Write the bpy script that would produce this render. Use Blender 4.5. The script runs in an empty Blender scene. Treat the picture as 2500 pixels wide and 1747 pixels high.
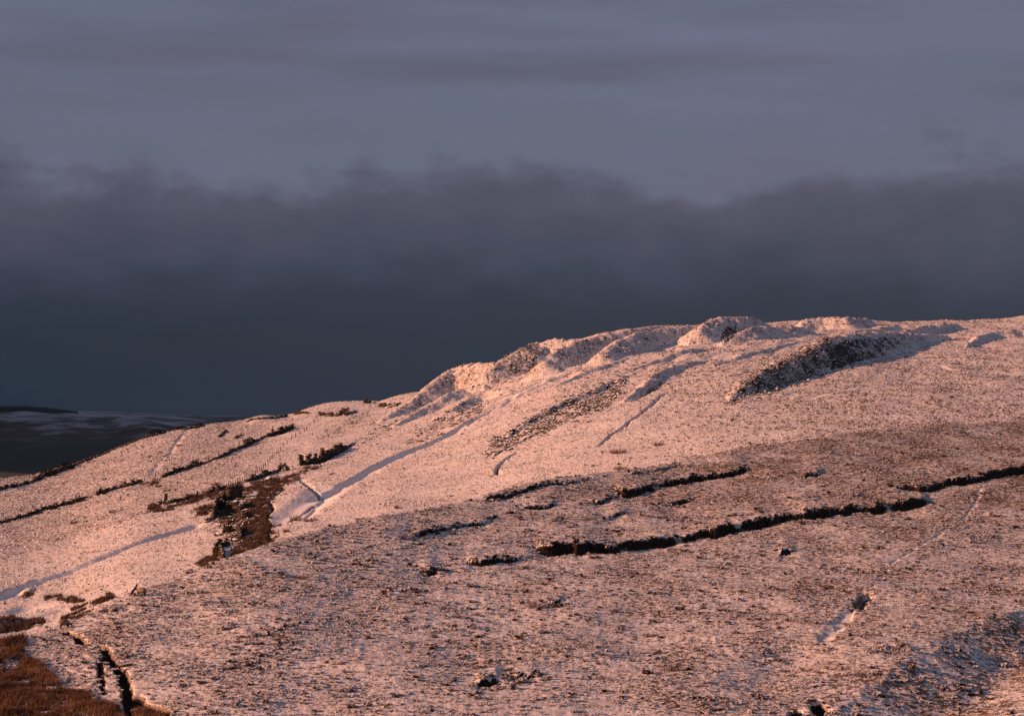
import bpy, bmesh, math, random
import numpy as np
from mathutils import Vector, Matrix

rng = np.random.default_rng(7)
random.seed(7)
SC = bpy.context.scene
COL = SC.collection

# ------------------------------------------------------------------ camera
F, H, CX = 6944.444, 1000.0, 1250.0        # focal length and horizon row in photo pixels (2500 x 1747), 100 mm lens
cam = bpy.data.cameras.new('camera')
cam.lens = 100.0
cam.sensor_width = 36.0
cam.shift_y = (H - 873.5) / 2500.0
cam.clip_start = 0.5
cam.clip_end = 60000.0
cam_o = bpy.data.objects.new('camera', cam)
HAZE = 0.9e-5
cam_o.rotation_euler = (math.radians(90), 0, 0)
COL.objects.link(cam_o)
SC.camera = cam_o

# ------------------------------------------------------------------ light
SUN_EL = 15.5
SUN_DIR = Vector((-0.97, -0.24, math.tan(math.radians(SUN_EL)))).normalized()     # towards the sun: low on the left
sl = bpy.data.lights.new('sun', 'SUN')
sl.energy = 4.6
sl.color = (1.0, 0.452, 0.25)
sl.angle = math.radians(0.6)
so = bpy.data.objects.new('sun', sl)
so.rotation_euler = SUN_DIR.to_track_quat('Z', 'Y').to_euler()
COL.objects.link(so)

SC.view_settings.view_transform = 'Standard'
SC.view_settings.look = 'None'
SC.view_settings.exposure = 0.75
SC.view_settings.gamma = 1.0
SC.view_settings.use_curve_mapping = False
EXPO = 2 ** 0.75

def s2l(c):
    return tuple((x / 255 / 12.92 if x / 255 <= 0.04045 else ((x / 255 + 0.055) / 1.055) ** 2.4) for x in c)

class NT:
    """small helper for node trees"""
    def __init__(self, nt):
        self.nt = nt
        nt.nodes.clear()
    def n(self, t, **kw):
        nd = self.nt.nodes.new(t)
        for k, v in kw.items():
            setattr(nd, k, v)
        return nd
    def inp(self, nd, idx, v):
        s = nd.inputs[idx]
        if isinstance(v, bpy.types.NodeSocket):
            self.nt.links.new(v, s)
        elif v is not None:
            s.default_value = v
    def math(self, op, a, b=None, c=None, clamp=False):
        nd = self.n('ShaderNodeMath', operation=op, use_clamp=clamp)
        self.inp(nd, 0, a)
        if b is not None: self.inp(nd, 1, b)
        if c is not None: self.inp(nd, 2, c)
        return nd.outputs[0]
    def sstep(self, v, lo, hi):
        nd = self.n('ShaderNodeMapRange', interpolation_type='SMOOTHSTEP')
        self.inp(nd, 0, v); self.inp(nd, 1, lo); self.inp(nd, 2, hi)
        self.inp(nd, 3, 0.0); self.inp(nd, 4, 1.0)
        return nd.outputs[0]
    def mix(self, f, a, b):
        nd = self.n('ShaderNodeMix', data_type='RGBA')
        self.inp(nd, 0, f)
        self.inp(nd, 6, a if isinstance(a, bpy.types.NodeSocket) else (*a[:3], 1))
        self.inp(nd, 7, b if isinstance(b, bpy.types.NodeSocket) else (*b[:3], 1))
        return nd.outputs[2]
    def noise(self, vec, scale, detail=3, rough=0.55):
        nd = self.n('ShaderNodeTexNoise')
        if vec is not None: self.inp(nd, 'Vector', vec)
        self.inp(nd, 'Scale', scale); self.inp(nd, 'Detail', detail); self.inp(nd, 'Roughness', rough)
        return nd.outputs[0]
    def vscale(self, vec, s):
        nd = self.n('ShaderNodeVectorMath', operation='MULTIPLY')
        self.inp(nd, 0, vec); nd.inputs[1].default_value = s
        return nd.outputs[0]
    def attr(self, name):
        return self.n('ShaderNodeAttribute', attribute_name=name).outputs['Fac']
    def ramp(self, f, stops):
        nd = self.n('ShaderNodeValToRGB')
        cr = nd.color_ramp
        cr.interpolation = 'B_SPLINE' if False else 'EASE'
        cr.interpolation = 'LINEAR'
        while len(cr.elements) < len(stops):
            cr.elements.new(0.5)
        for e, (p, c) in zip(cr.elements, stops):
            e.position = p; e.color = (*c[:3], 1)
        self.inp(nd, 0, f)
        return nd.outputs[0]

# ---- world: a Nishita sky almost wholly covered by storm cloud; the cloud deck thins upward, the dark bank sits on the horizon
world = bpy.data.worlds.new('World')
SC.world = world
world.use_nodes = True
W = NT(world.node_tree)
sky = W.n('ShaderNodeTexSky', sky_type='NISHITA')
sky.sun_disc = False
sky.sun_elevation = math.radians(SUN_EL)
sky.sun_rotation = math.atan2(SUN_DIR.x, SUN_DIR.y)
bg1 = W.n('ShaderNodeBackground'); W.inp(bg1, 0, sky.outputs[0]); bg1.inputs[1].default_value = 0.05
tc = W.n('ShaderNodeTexCoord').outputs['Generated']
sep = W.n('ShaderNodeSeparateXYZ'); W.inp(sep, 0, tc)
ez = sep.outputs[2]
n_big = W.noise(W.vscale(tc, (9, 9, 20)), 1.0, 5, 0.5)
n_mid = W.noise(W.vscale(tc, (34, 34, 70)), 1.0, 9, 0.64)
n_str = W.noise(W.vscale(tc, (4, 4, 48)), 1.0, 5, 0.5)
n_tint = W.noise(W.vscale(tc, (5, 5, 26)), 1.0, 3, 0.5)
wob = W.math('ADD', W.math('MULTIPLY', W.math('SUBTRACT', n_big, 0.5), 0.044), W.math('MULTIPLY', W.math('SUBTRACT', n_mid, 0.5), 0.040))
amt = W.math('MULTIPLY', W.sstep(ez, -0.005, 0.06), W.math('SUBTRACT', 1.0, W.math('MULTIPLY', W.sstep(ez, 0.10, 0.16), 0.6)))
e2 = W.math('ADD', ez, W.math('MULTIPLY', wob, amt))
f = W.math('MULTIPLY', e2, 2.5)           # 0 .. 0.4 in sin(elevation)
sky_stops = [(0.0, (27, 41, 57)), (0.010 * 2.5, (19, 38, 55)), (0.026 * 2.5, (12, 36, 55)), (0.036 * 2.5, (20, 39, 60)),
             (0.050 * 2.5, (44, 55, 77)), (0.066 * 2.5, (62, 67, 88)), (0.078 * 2.5, (72, 75, 95)), (0.0835 * 2.5, (85, 88, 109)),
             (0.089 * 2.5, (97, 102, 124)), (0.115 * 2.5, (101, 106, 129)), (0.4 * 2.5, (103, 107, 130))]
ccol = W.ramp(f, [(p, tuple(v / EXPO for v in s2l(c))) for p, c in sky_stops])
streak = W.math('MULTIPLY', W.sstep(n_str, 0.44, 0.66), W.sstep(e2, 0.098, 0.122))
ccol = W.mix(W.math('MULTIPLY', streak, 0.75), ccol, tuple(v / EXPO for v in s2l((86, 89, 108))))
tint = W.mix(W.sstep(n_tint, 0.35, 0.65), (0.93, 1.0, 0.98), (1.03, 0.995, 1.02))
lay = W.math('ADD', 0.82, W.math('MULTIPLY', W.noise(W.vscale(tc, (7, 7, 55)), 1.0, 6, 0.6), 0.36))
tint = W.mix(1.0, (0, 0, 0), tint)
vm = W.n('ShaderNodeVectorMath', operation='SCALE'); W.inp(vm, 0, tint); W.inp(vm, 3, lay); tint = vm.outputs[0]
mm = W.n('ShaderNodeMix', data_type='RGBA', blend_type='MULTIPLY'); mm.inputs[0].default_value = 1.0
W.nt.links.new(ccol, mm.inputs[6]); W.nt.links.new(tint, mm.inputs[7]); ccol = mm.outputs[2]
bg2 = W.n('ShaderNodeBackground'); W.inp(bg2, 0, ccol); bg2.inputs[1].default_value = 1.0
ms = W.n('ShaderNodeMixShader'); ms.inputs[0].default_value = 0.97
W.nt.links.new(bg1.outputs[0], ms.inputs[1]); W.nt.links.new(bg2.outputs[0], ms.inputs[2])
wo = W.n('ShaderNodeOutputWorld'); W.nt.links.new(ms.outputs[0], wo.inputs[0])

# ------------------------------------------------------------------ numpy noise
def _hash(ix, iy, seed):
    h = (ix.astype(np.int64) * 374761393 + iy.astype(np.int64) * 668265263 + seed * 974634777) & 0xFFFFFFFF
    h = ((h ^ (h >> 13)) * 1274126177) & 0xFFFFFFFF
    h = h ^ (h >> 16)
    return h

def perlin(x, y, seed=0):
    x = np.asarray(x, np.float64); y = np.asarray(y, np.float64)
    ix = np.floor(x); iy = np.floor(y)
    fx = x - ix; fy = y - iy
    u = fx * fx * fx * (fx * (fx * 6 - 15) + 10); w = fy * fy * fy * (fy * (fy * 6 - 15) + 10)
    def g(dx, dy):
        a = _hash(ix + dx, iy + dy, seed) * (2 * np.pi / 4294967296.0)
        return np.cos(a) * (fx - dx) + np.sin(a) * (fy - dy)
    a = g(0, 0); b = g(1, 0); c = g(0, 1); d = g(1, 1)
    ab = a + u * (b - a); cd = c + u * (d - c)
    return (ab + w * (cd - ab)) * 1.5

def fbm(x, y, octv=4, seed=0, lac=2.03, gain=0.5):
    s = 0; amp = 1.0; tot = 0
    for o in range(octv):
        s = s + amp * perlin(x, y, seed + o * 17)
        tot += amp; amp *= gain; x = x * lac + 3.1; y = y * lac - 1.7
    return s / tot

def sst(x, a, b):
    t = np.clip((x - a) / (b - a), 0, 1)
    return t * t * (3 - 2 * t)

# ------------------------------------------------------------------ the lie of the land
# Heights come from a few surveyed profiles. Distances D run along +Y from the camera; a bearing is given as px (photo column).
GRID = np.arange(-4000, 6501, 5.0)
def pl(pts, sigma=0):
    xs = np.array([p[0] for p in pts], float); ys = np.array([p[1] for p in pts], float)
    if sigma:
        g = np.interp(GRID, xs, ys)
        k = np.exp(-0.5 * (np.arange(-3 * sigma, 3 * sigma + 1, 5.0) / sigma) ** 2); k /= k.sum()
        ys = np.convolve(np.pad(g, len(k) // 2, mode='edge'), k, 'valid'); xs = GRID
    return lambda px: np.interp(px, xs, ys)

CREST = pl([(-900, 1640), (-300, 1600), (0, 1560), (60, 1553), (160, 1524), (240, 1486), (330, 1446), (420, 1418), (500, 1386), (600, 1348),
            (700, 1317), (860, 1277), (950, 1252), (1060, 1234), (1180, 1209), (1300, 1184), (1420, 1162), (1520, 1149), (1640, 1132),
            (1800, 1098), (1950, 1073), (2100, 1055), (2300, 1038), (2500, 1028), (3300, 1010)], 15)
SKYPTS = [(-900, 1290), (-300, 1215), (0, 1168), (75, 1160), (130, 1146), (175, 1135), (215, 1120), (300, 1087), (350, 1068), (400, 1055), (428, 1049),
           (455, 1042), (476, 1039), (505, 1034), (531, 1031), (570, 1031), (603, 1025), (618, 1018), (640, 1014), (673, 1015), (706, 1012),
           (727, 1005), (749, 996), (775, 989), (804, 984), (836, 982), (880, 980), (924, 980), (953, 970), (975, 964), (1010, 958),
           (1040, 952), (1084, 935), (1127, 918), (1160, 905), (1193, 893), (1217, 886), (1257, 874), (1285, 862), (1305, 852), (1339, 838),
           (1384, 832), (1427, 826), (1464, 816), (1512, 808), (1569, 801), (1603, 795), (1654, 793), (1705, 790), (1767, 788),
           (1833, 784), (1874, 788), (1913, 785), (1956, 786), (2002, 784), (2109, 783), (2175, 785), (2240, 785), (2338, 781),
           (2403, 779), (2469, 774), (2500, 771), (2800, 762), (3300, 758)]
SKYL = pl(SKYPTS, 70)
SKYD = pl(SKYPTS, 5)
PYB = 1850.0
DB = pl([(-900, 235), (0, 225), (1250, 225), (2500, 225), (3300, 225)])
DC = pl([(-900, 275), (0, 275), (160, 285), (330, 300), (640, 325), (860, 350), (1180, 390), (1500, 430), (1800, 470), (2500, 540), (3300, 560)], 80)
DL = pl([(-900, 470), (0, 470), (330, 490), (640, 530), (860, 550), (1180, 570), (1640, 560), (1800, 570), (2500, 610), (3300, 620)], 80)
DS = pl([(-900, 760), (0, 770), (350, 850), (640, 900), (900, 930), (1300, 930), (1700, 940), (2100, 940), (2500, 960), (3300, 980)], 80)
DIP = pl([(-900, 6), (330, 5), (860, 4), (1180, 2.5), (1500, 1.2), (1700, 0.6), (2000, 0.3), (3300, 0.2)], 80)

def sst(x, a, b):
    t = np.clip((x - a) / (b - a), 0, 1)
    return t * t * (3 - 2 * t)

def base_z(px, D):
    v = lambda py: (H - py) / F
    db, dc, dl, ds = DB(px), DC(px), DL(px), DS(px)
    zb = v(PYB) * db; zc = v(CREST(px)) * dc; zl = v(CREST(px) + 6 * sst(DIP(px), 0.4, 1.5) - 1.0) * dl; zs = v(SKYL(px)) * ds
    near = np.where(D < 90, -1.8 - 0.235 * D, np.interp(D, [90, 150], [0, 1]) * (-25.0 + 22.95) - 22.95)
    near = np.where(D > 150, -25.0 + (zb + 25.0) * np.clip((D - 150) / (db - 150), 0, 1), near)
    z1 = zb + (zc - zb) * (D - db) / (dc - db)
    t = np.clip((D - dc) / (dl - dc), 0, 1)
    z2 = zc + (zl - zc) * t - DIP(px) * 4 * t * (1 - t)
    z3 = zl + (zs - zl) * (D - dl) / (ds - dl)
    q = np.maximum(D - ds, 0)
    z4 = zs + (zs - zl) / (ds - dl) * q * np.exp(-q / 12.0) - q * 0.13
    res = (SKYL(px) - SKYD(px)) / F * ds * sst(D, ds - 45, ds)
    z3 = z3 + res; z4 = z4 + res
    return np.where(D < db, near, np.where(D < dc, z1, np.where(D < dl, z2, np.where(D < ds, z3, z4))))

def inv(px, py, layer):
    """distance at which the undisturbed slope (1 near moor, 2 hillside) is seen at photo row py"""
    px = np.asarray(px, float); py = np.asarray(py, float)
    v = (H - py) / F
    vv = lambda p: (H - p) / F
    if layer == 1:
        d0, d1 = DB(px), DC(px); z0 = vv(PYB) * d0; z1 = vv(CREST(px)) * d1
    else:
        d0, d1 = DL(px), DS(px); z0 = vv(CREST(px) + 6 * sst(DIP(px), 0.4, 1.5) - 1.0) * d0; z1 = vv(SKYL(px)) * d1
    b = (z1 - z0) / (d1 - d0)
    D = (z0 - b * d0) / np.where(np.abs(v - b) < 1e-6, 1e-6, v - b)
    return np.clip(D, d0 * 0.8, d1)

def to_px(x, y):
    return x / y * F + CX

def pts_world(pts, layer):
    a = np.array([(p[0], p[1]) for p in pts], float)
    D = inv(a[:, 0], a[:, 1], layer)
    return np.stack([(a[:, 0] - CX) / F * D, D], 1)

# spoil tips: crest lines (photo column, row of the crest), height in metres
TIPS = [
    ([(1200, 893), (1160, 893), (1127, 895), (1100, 903), (1070, 926), (1035, 955), (985, 992), (930, 1025)], [5.0, 5.2, 5.2, 5.0, 4.6, 3.6, 2.4, .6]),
    ([(1400, 832), (1345, 835), (1305, 842), (1265, 862), (1225, 884), (1185, 915), (1150, 940)], [4.5, 5.5, 6.0, 6.0, 5.5, 4.2, 1.0]),
    ([(1610, 797), (1540, 806), (1470, 818), (1410, 838), (1360, 864), (1325, 890), (1305, 905)], [3.0, 3.8, 4.5, 5.0, 4.8, 3.8, 1.0]),
    ([(1680, 800), (1610, 806), (1550, 820), (1500, 842), (1465, 866), (1440, 884)], [3.0, 3.8, 4.2, 4.2, 3.2, 0.8]),
    ([(1850, 783), (1790, 780), (1745, 784), (1718, 796), (1706, 812)], [3.5, 5.0, 5.2, 4.6, 3.4]),
    ([(1960, 800), (1900, 800), (1850, 806), (1800, 818), (1765, 834)], [2.5, 3.2, 3.2, 2.6, 1.2]),
    ([(2120, 782), (2060, 776), (2005, 774), (1975, 780), (1958, 792)], [2.0, 3.4, 3.6, 3.0, 1.6]),
    ([(2310, 817), (2240, 815), (2170, 818), (2100, 822), (2055, 828), (2015, 838), (1975, 860), (1925, 884), (1870, 912), (1825, 938), (1780, 972)], [1.4, 3.0, 4.4, 5.4, 6.0, 6.2, 5.4, 4.2, 3.2, 2.2, .6]),
    ([(2700, 800), (2560, 803), (2480, 806), (2420, 812), (2385, 828), (2360, 846)], [2.2, 2.3, 2.2, 2.0, 1.5, 0.5]),
    ([(2190, 796), (2120, 804), (2070, 814), (2020, 826)], [1.6, 2.0, 1.8, 0.8]),
    ([(2330, 792), (2270, 796), (2210, 804), (2150, 816)], [1.6, 2.2, 2.0, 0.8]),
    ([(1180, 945), (1130, 953), (1080, 975), (1030, 1000), (960, 1040)], [1.5, 2.4, 2.6, 1.8, 0.6]),
    ([(1240, 950), (1190, 956), (1150, 968), (1100, 1000), (1060, 1022)], [1.2, 2.0, 2.2, 1.8, 0.6]),
    ([(1560, 905), (1500, 928), (1440, 958), (1380, 984), (1310, 1018), (1240, 1062), (1190, 1092)], [0.3, 0.8, 1.0, 1.0, 0.9, 0.7, 0.2]),
    ([(1420, 900), (1340, 925), (1270, 955), (1200, 1000)], [0.3, 0.8, 0.9, .3]),
    ([(1560, 868), (1490, 888), (1420, 912), (1350, 950)], [0.3, 0.9, 0.9, .3]),
    ([(1760, 845), (1680, 858), (1600, 876), (1530, 904)], [0.3, 0.9, 1.0, .3]),
    ([(1960, 835), (1880, 848), (1800, 866), (1740, 892)], [0.3, 0.8, 0.9, .3]),
    ([(1720, 880), (1650, 893), (1600, 915), (1560, 950), (1520, 985)], [0.5, 1.3, 1.6, 1.4, 0.4]),
]
# peat hags: foot of the bare bank (photo column, row), bank height in metres; seen from below
HAGS = [
    ([(1295, 1343), (1325, 1346), (1360, 1348), (1480, 1346), (1563, 1333), (1700, 1314), (1805, 1292), (1909, 1268), (2049, 1245), (2136, 1242), (2200, 1234), (2262, 1226), (2275, 1222)],
     [.1, 1.0, 1.5, 1.6, 1.5, 1.4, 1.5, 1.4, 1.4, 1.5, 1.6, 1.7, .1], 1),
    ([(2170, 1195), (2200, 1196), (2245, 1200), (2311, 1182), (2363, 1179), (2398, 1168), (2500, 1148), (2620, 1126), (2760, 1105)],
     [.1, .5, 1.0, 1.0, 1.5, 1.3, 1.5, 1.4, .2], 1),
    ([(1165, 1214), (1190, 1213), (1249, 1206), (1291, 1195), (1336, 1187), (1413, 1180), (1430, 1176)], [.1, .55, .6, .55, .45, .35, .05], 1),
    ([(1485, 1192), (1505, 1198), (1528, 1206), (1570, 1199), (1598, 1195), (1640, 1185), (1700, 1168), (1752, 1162), (1815, 1150), (1835, 1146)],
     [.1, .8, 1.3, 1.2, 1.2, 1.2, 1.2, 1.2, 1.0, .05], 1),
    ([(1255, 1232), (1301, 1235), (1350, 1230), (1370, 1226)], [.05, .6, .6, .05], 1),
    ([(1425, 1221), (1459, 1225), (1494, 1216), (1510, 1212)], [.05, .7, .7, .05], 1),
    ([(1585, 1233), (1610, 1233), (1640, 1233), (1686, 1223), (1700, 1219)], [.05, .7, .8, .7, .05], 1),
    ([(1465, 1263), (1500, 1260), (1532, 1253), (1540, 1251)], [.05, .6, .5, .05], 1),
    ([(998, 1308), (1015, 1307), (1047, 1303), (1082, 1294), (1144, 1280), (1197, 1269), (1210, 1266)], [.05, .7, .8, .6, .45, .35, .05], 1),
    ([(1125, 1375), (1150, 1377), (1186, 1377), (1214, 1371), (1298, 1358), (1310, 1355)], [.05, .6, .65, .5, .5, .05], 1),
    ([(1012, 1390), (1030, 1395), (1068, 1398), (1080, 1394)], [.05, .8, .9, .05], 1),
    ([(1150, 1668), (1170, 1668), (1228, 1659), (1238, 1656)], [.05, .6, .6, .05], 1),
    ([(1240, 1649), (1260, 1651), (1300, 1650), (1322, 1645)], [.05, .55, .5, .05], 1),
    ([(1580, 1150), (1600, 1148), (1647, 1137), (1655, 1134)], [.05, .5, .5, .05], 1),
    ([(1515, 1163), (1545, 1165), (1570, 1162), (1580, 1160)], [.05, .5, .5, .05], 1),
    ([(1945, 1163), (1965, 1162), (2011, 1153), (2020, 1150)], [.05, .7, .7, .05], 1),
    ([(1885, 1352), (1910, 1353), (1941, 1349), (1950, 1346)], [.05, .6, .6, .05], 1),
    ([(1310, 1473), (1352, 1474), (1395, 1464), (1400, 1462)], [.05, .3, .3, .05], 1),
    ([(1375, 1118), (1410, 1113), (1420, 1110)], [.05, .5, .05], 1),
    # slate banks on the hillside
    ([(36, 1446), (48, 1448), (65, 1449), (85, 1446), (98, 1443)], [.1, 1.0, 1.2, .9, .1], 2),
    ([(776, 1012), (786, 1013), (820, 1015), (850, 1013), (872, 1006), (885, 1001)], [.1, 1.5, 1.4, 1.7, 1.2, .1], 2),
    ([(645, 1065), (660, 1063), (690, 1056), (715, 1044), (727, 1036)], [.1, 1.6, 2.4, 2.0, .1], 2),
    ([(726, 1132), (736, 1132), (782, 1126), (836, 1101), (871, 1078), (884, 1070)], [.1, 2.2, 2.5, 1.5, .6, .05], 2),
    ([(585, 1093), (605, 1086), (625, 1074), (635, 1069)], [.05, 1.3, 1.4, .05], 2),
    ([(922, 994), (945, 993), (981, 986), (990, 983)], [.05, .9, .8, .05], 2),
    ([(745, 1001), (760, 999), (777, 992), (782, 989)], [.05, .8, .6, .05], 2),
    ([(660, 1022), (690, 1018), (712, 1014)], [.05, .6, .05], 2),
    ([(1180, 1124), (1215, 1108), (1275, 1074), (1330, 1048), (1375, 1036)], [.05, .35, .5, .35, .05], 2),
    ([(1498, 940), (1515, 938), (1535, 927), (1545, 922)], [.05, 1.2, 1.0, .05], 2),
]
# cuts: polyline, half width m, depth m, layer, kind ('ditch' dark and overgrown, 'snow' filled smoothly)
CUTS = [
    ([(158, 1538), (181, 1549), (195, 1561), (205, 1573)], 0.42, 0.8, 1, 'ditch'),
    ([(236, 1574), (246, 1584), (258, 1598), (277, 1624), (292, 1640), (300, 1655), (305, 1680), (312, 1712), (318, 1750), (322, 1800)], 0.5, 1.1, 1, 'ditch'),
    ([(250, 1604), (245, 1622), (246, 1655), (250, 1680), (252, 1698)], 0.30, 0.8, 1, 'ditch'),
    ([(330, 1700), (345, 1725), (390, 1738), (400, 1760)], 0.7, 0.8, 1, 'ditch'),
    ([(2400, 1180), (2388, 1219), (2363, 1254), (2294, 1302), (2189, 1365), (2150, 1410), (2119, 1449)], 0.30, 0.10, 1, 'trail'),
    ([(2119, 1449), (2100, 1475), (2088, 1492)], 0.7, 0.8, 1, 'ditch2'),
    ([(2088, 1488), (2049, 1519), (2030, 1545), (1997, 1568)], 0.8, 0.25, 1, 'trail'),
    ([(1985, 1690), (2003, 1715), (2012, 1760), (2015, 1800)], 0.7, 1.0, 1, 'ditch'),
    ([(1945, 1715), (1940, 1745), (1938, 1790)], 0.6, 0.7, 1, 'ditch'),
    ([(2210, 1800), (2262, 1738), (2330, 1682), (2420, 1630), (2500, 1580), (2700, 1490)], 6.0, 2.1, 1, 'gully'),
    ([(1850, 1660), (1915, 1620), (1960, 1585)], 3.4, 0.6, 1, 'gully'),
    ([(1318, 958), (1300, 964), (1236, 985), (1171, 1016), (1105, 1055), (1040, 1084), (996, 1101), (930, 1132), (870, 1165), (800, 1195), (765, 1215)], 1.8, 0.95, 2, 'snow'),
    ([(500, 1272), (460, 1284), (380, 1310), (250, 1360), (100, 1415), (0, 1457), (-120, 1500)], 1.8, 1.0, 2, 'snow'),
    ([(462, 1045), (430, 1085), (400, 1120), (365, 1165)], 1.0, 0.32, 2, 'trail'),
    ([(1460, 1092), (1490, 1068), (1526, 1042), (1550, 1022), (1566, 1011), (1608, 977), (1630, 958)], 0.5, 0.6, 2, 'ditch2'),
    ([(1545, 985), (1566, 971), (1597, 948), (1620, 931), (1680, 918)], 0.6, 0.6, 2, 'ditch2'),
    ([(1222, 1160), (1214, 1158), (1214, 1142), (1228, 1124), (1268, 1101)], 0.5, 0.6, 2, 'ditch2'),
    ([(735, 1168), (748, 1178), (760, 1188), (785, 1200), (800, 1206)], 0.6, 0.8, 2, 'ditch2'),
    ([(800, 1206), (775, 1225), (760, 1245), (745, 1262)], 0.7, 0.4, 2, 'snow'),
    ([(770, 1222), (745, 1240), (720, 1256), (690, 1276), (670, 1290)], 0.35, 0.6, 2, 'ditch'),
    ([(-60, 1545), (70, 1512), (150, 1490), (220, 1468), (300, 1446), (320, 1441)], 1.3, 0.6, 2, 'snow'),
    ([(20, 1497), (80, 1480), (140, 1472)], 2.4, 0.7, 2, 'snow'),
    ([(662, 1322), (652, 1303), (664, 1284), (650, 1260), (667, 1240), (655, 1222), (682, 1204), (700, 1188)], 0.42, 0.9, 2, 'ditch'),  # dark bank line: the shade of an undercut put into peat colour
    ([(815, 1178), (770, 1218), (725, 1250), (690, 1280)], 4.0, 0.9, 2, 'snow'),
    ([(38, 1444), (60, 1446), (80, 1443), (95, 1440)], 0.8, 1.1, 2, 'ditch'),
    ([(1325, 1160), (1395, 1142)], 0.4, 0.4, 2, 'ditch2'),
    ([(1575, 900), (1640, 890), (1740, 872), (1800, 868)], 1.8, 0.35, 2, 'snow'),
    ([(1220, 985), (1290, 955), (1330, 935)], 2.4, 0.6, 2, 'snow'),
    ([(2290, 892), (2310, 902), (2350, 908), (2420, 912), (2560, 908)], 0.9, 0.10, 2, 'path'),
    ([(1970, 970), (2060, 950), (2170, 940), (2280, 928)], 0.7, 0.10, 2, 'path'),
]
# scree fields (photo columns and rows of their outlines on the hillside)
SCREE = [
    [(1540, 922), (1498, 932), (1450, 962), (1380, 982), (1330, 1006), (1270, 1040), (1205, 1078), (1180, 1096), (1175, 1122), (1190, 1118), (1270, 1076), (1370, 1040), (1480, 1000), (1515, 965)],
    [(1185, 984), (1110, 1002), (1060, 1026), (983, 1080), (988, 1088), (1050, 1066), (1130, 1036), (1182, 1000)],
    [(1090, 948), (1030, 984), (985, 1014), (909, 1052), (868, 1076), (880, 1084), (915, 1068), (985, 1032), (1030, 1000), (1092, 962)],
    [(910, 998), (850, 1022), (800, 1050), (770, 1080), (800, 1076), (850, 1050), (912, 1014)],
    [(2045, 850), (2000, 846), (1960, 864), (1913, 886), (1832, 928), (1768, 982), (1772, 988), (1815, 976), (1913, 946), (2005, 916), (2040, 898)],
    [(1340, 852), (1290, 870), (1262, 902), (1200, 935), (1190, 945), (1270, 918), (1318, 898)],
    [(1180, 905), (1120, 920), (1085, 950), (1090, 958), (1148, 936), (1192, 905)],
    [(1540, 808), (1490, 826), (1430, 858), (1385, 880), (1390, 886), (1430, 876), (1490, 844), (1540, 818)],
    [(500, 1240), (530, 1215), (545, 1205), (610, 1205), (640, 1235), (640, 1270), (605, 1290), (592, 1330), (540, 1350), (520, 1300), (495, 1275)],
]
FLANK = [  # steep tip sides facing the camera where slate shows
    ([(2310, 820), (2240, 818), (2170, 822), (2060, 832), (2020, 850), (2030, 905), (2110, 880), (2207, 866), (2275, 850), (2310, 835)], 0.78),
    ([(1800, 795), (1770, 800), (1752, 835), (1775, 834), (1800, 812)], 0.6),
]

RUSH = [
    (1, [(-80, 1560), (55, 1556), (62, 1600), (100, 1625), (128, 1655), (150, 1692), (215, 1702), (262, 1722), (300, 1752), (330, 1830), (-80, 1830)]),
    (1, [(330, 1738), (360, 1735), (392, 1742), (402, 1800), (335, 1800)]),
    (2, [(-80, 1508), (60, 1505), (112, 1518), (108, 1532), (40, 1545), (-80, 1560)]),
    (2, [(150, 1518), (190, 1490), (245, 1463), (285, 1447), (278, 1463), (200, 1502), (160, 1524)]),
    (2, [(110, 1455), (140, 1450), (205, 1455), (200, 1463), (150, 1468), (110, 1465)]),
    (2, [(640, 1180), (690, 1172), (740, 1150), (800, 1125), (775, 1142), (730, 1162), (690, 1188), (660, 1215), (655, 1260), (668, 1310), (655, 1325), (610, 1345), (560, 1365), (575, 1345), (585, 1310), (590, 1280), (620, 1265), (625, 1220)]),
    (2, [(360, 1240), (470, 1212), (560, 1190), (630, 1178), (690, 1162), (640, 1195), (560, 1205), (480, 1225), (380, 1250)]),
    (2, [(535, 1242), (585, 1242), (610, 1252), (600, 1262), (540, 1266), (528, 1256)]),
    (2, [(592, 1222), (640, 1205), (660, 1215), (650, 1260), (610, 1245), (590, 1232)]),
    (2, [(465, 1250), (500, 1235), (522, 1228), (520, 1250), (490, 1262)]),
    (2, [(478, 1380), (500, 1362), (530, 1345), (540, 1360), (520, 1374), (490, 1385)]),
    (2, [(340, 1182), (365, 1172), (398, 1166), (390, 1178), (350, 1186)]),
]
def inpoly(px, py, poly):
    r = np.zeros(px.shape, bool)
    n = len(poly)
    for i in range(n):
        x0, y0 = poly[i]; x1, y1 = poly[(i + 1) % n]
        c = ((y0 > py) != (y1 > py))
        with np.errstate(divide='ignore', invalid='ignore'):
            r ^= c & (px < (x1 - x0) * (py - y0) / (y1 - y0 + 1e-9) + x0)
    return r

def seg_dist(x, y, pw, vals):
    """distance to a polyline and the value interpolated along it"""
    best = np.full(x.shape, 1e9); val = np.zeros(x.shape)
    for i in range(len(pw) - 1):
        a = pw[i]; b = pw[i + 1]; ab = b - a
        t = np.clip(((x - a[0]) * ab[0] + (y - a[1]) * ab[1]) / (ab @ ab + 1e-9), 0, 1)
        d = np.hypot(x - a[0] - t * ab[0], y - a[1] - t * ab[1])
        m = d < best
        best = np.where(m, d, best); val = np.where(m, vals[i] + t * (vals[i + 1] - vals[i]), val)
    return best, val

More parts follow.
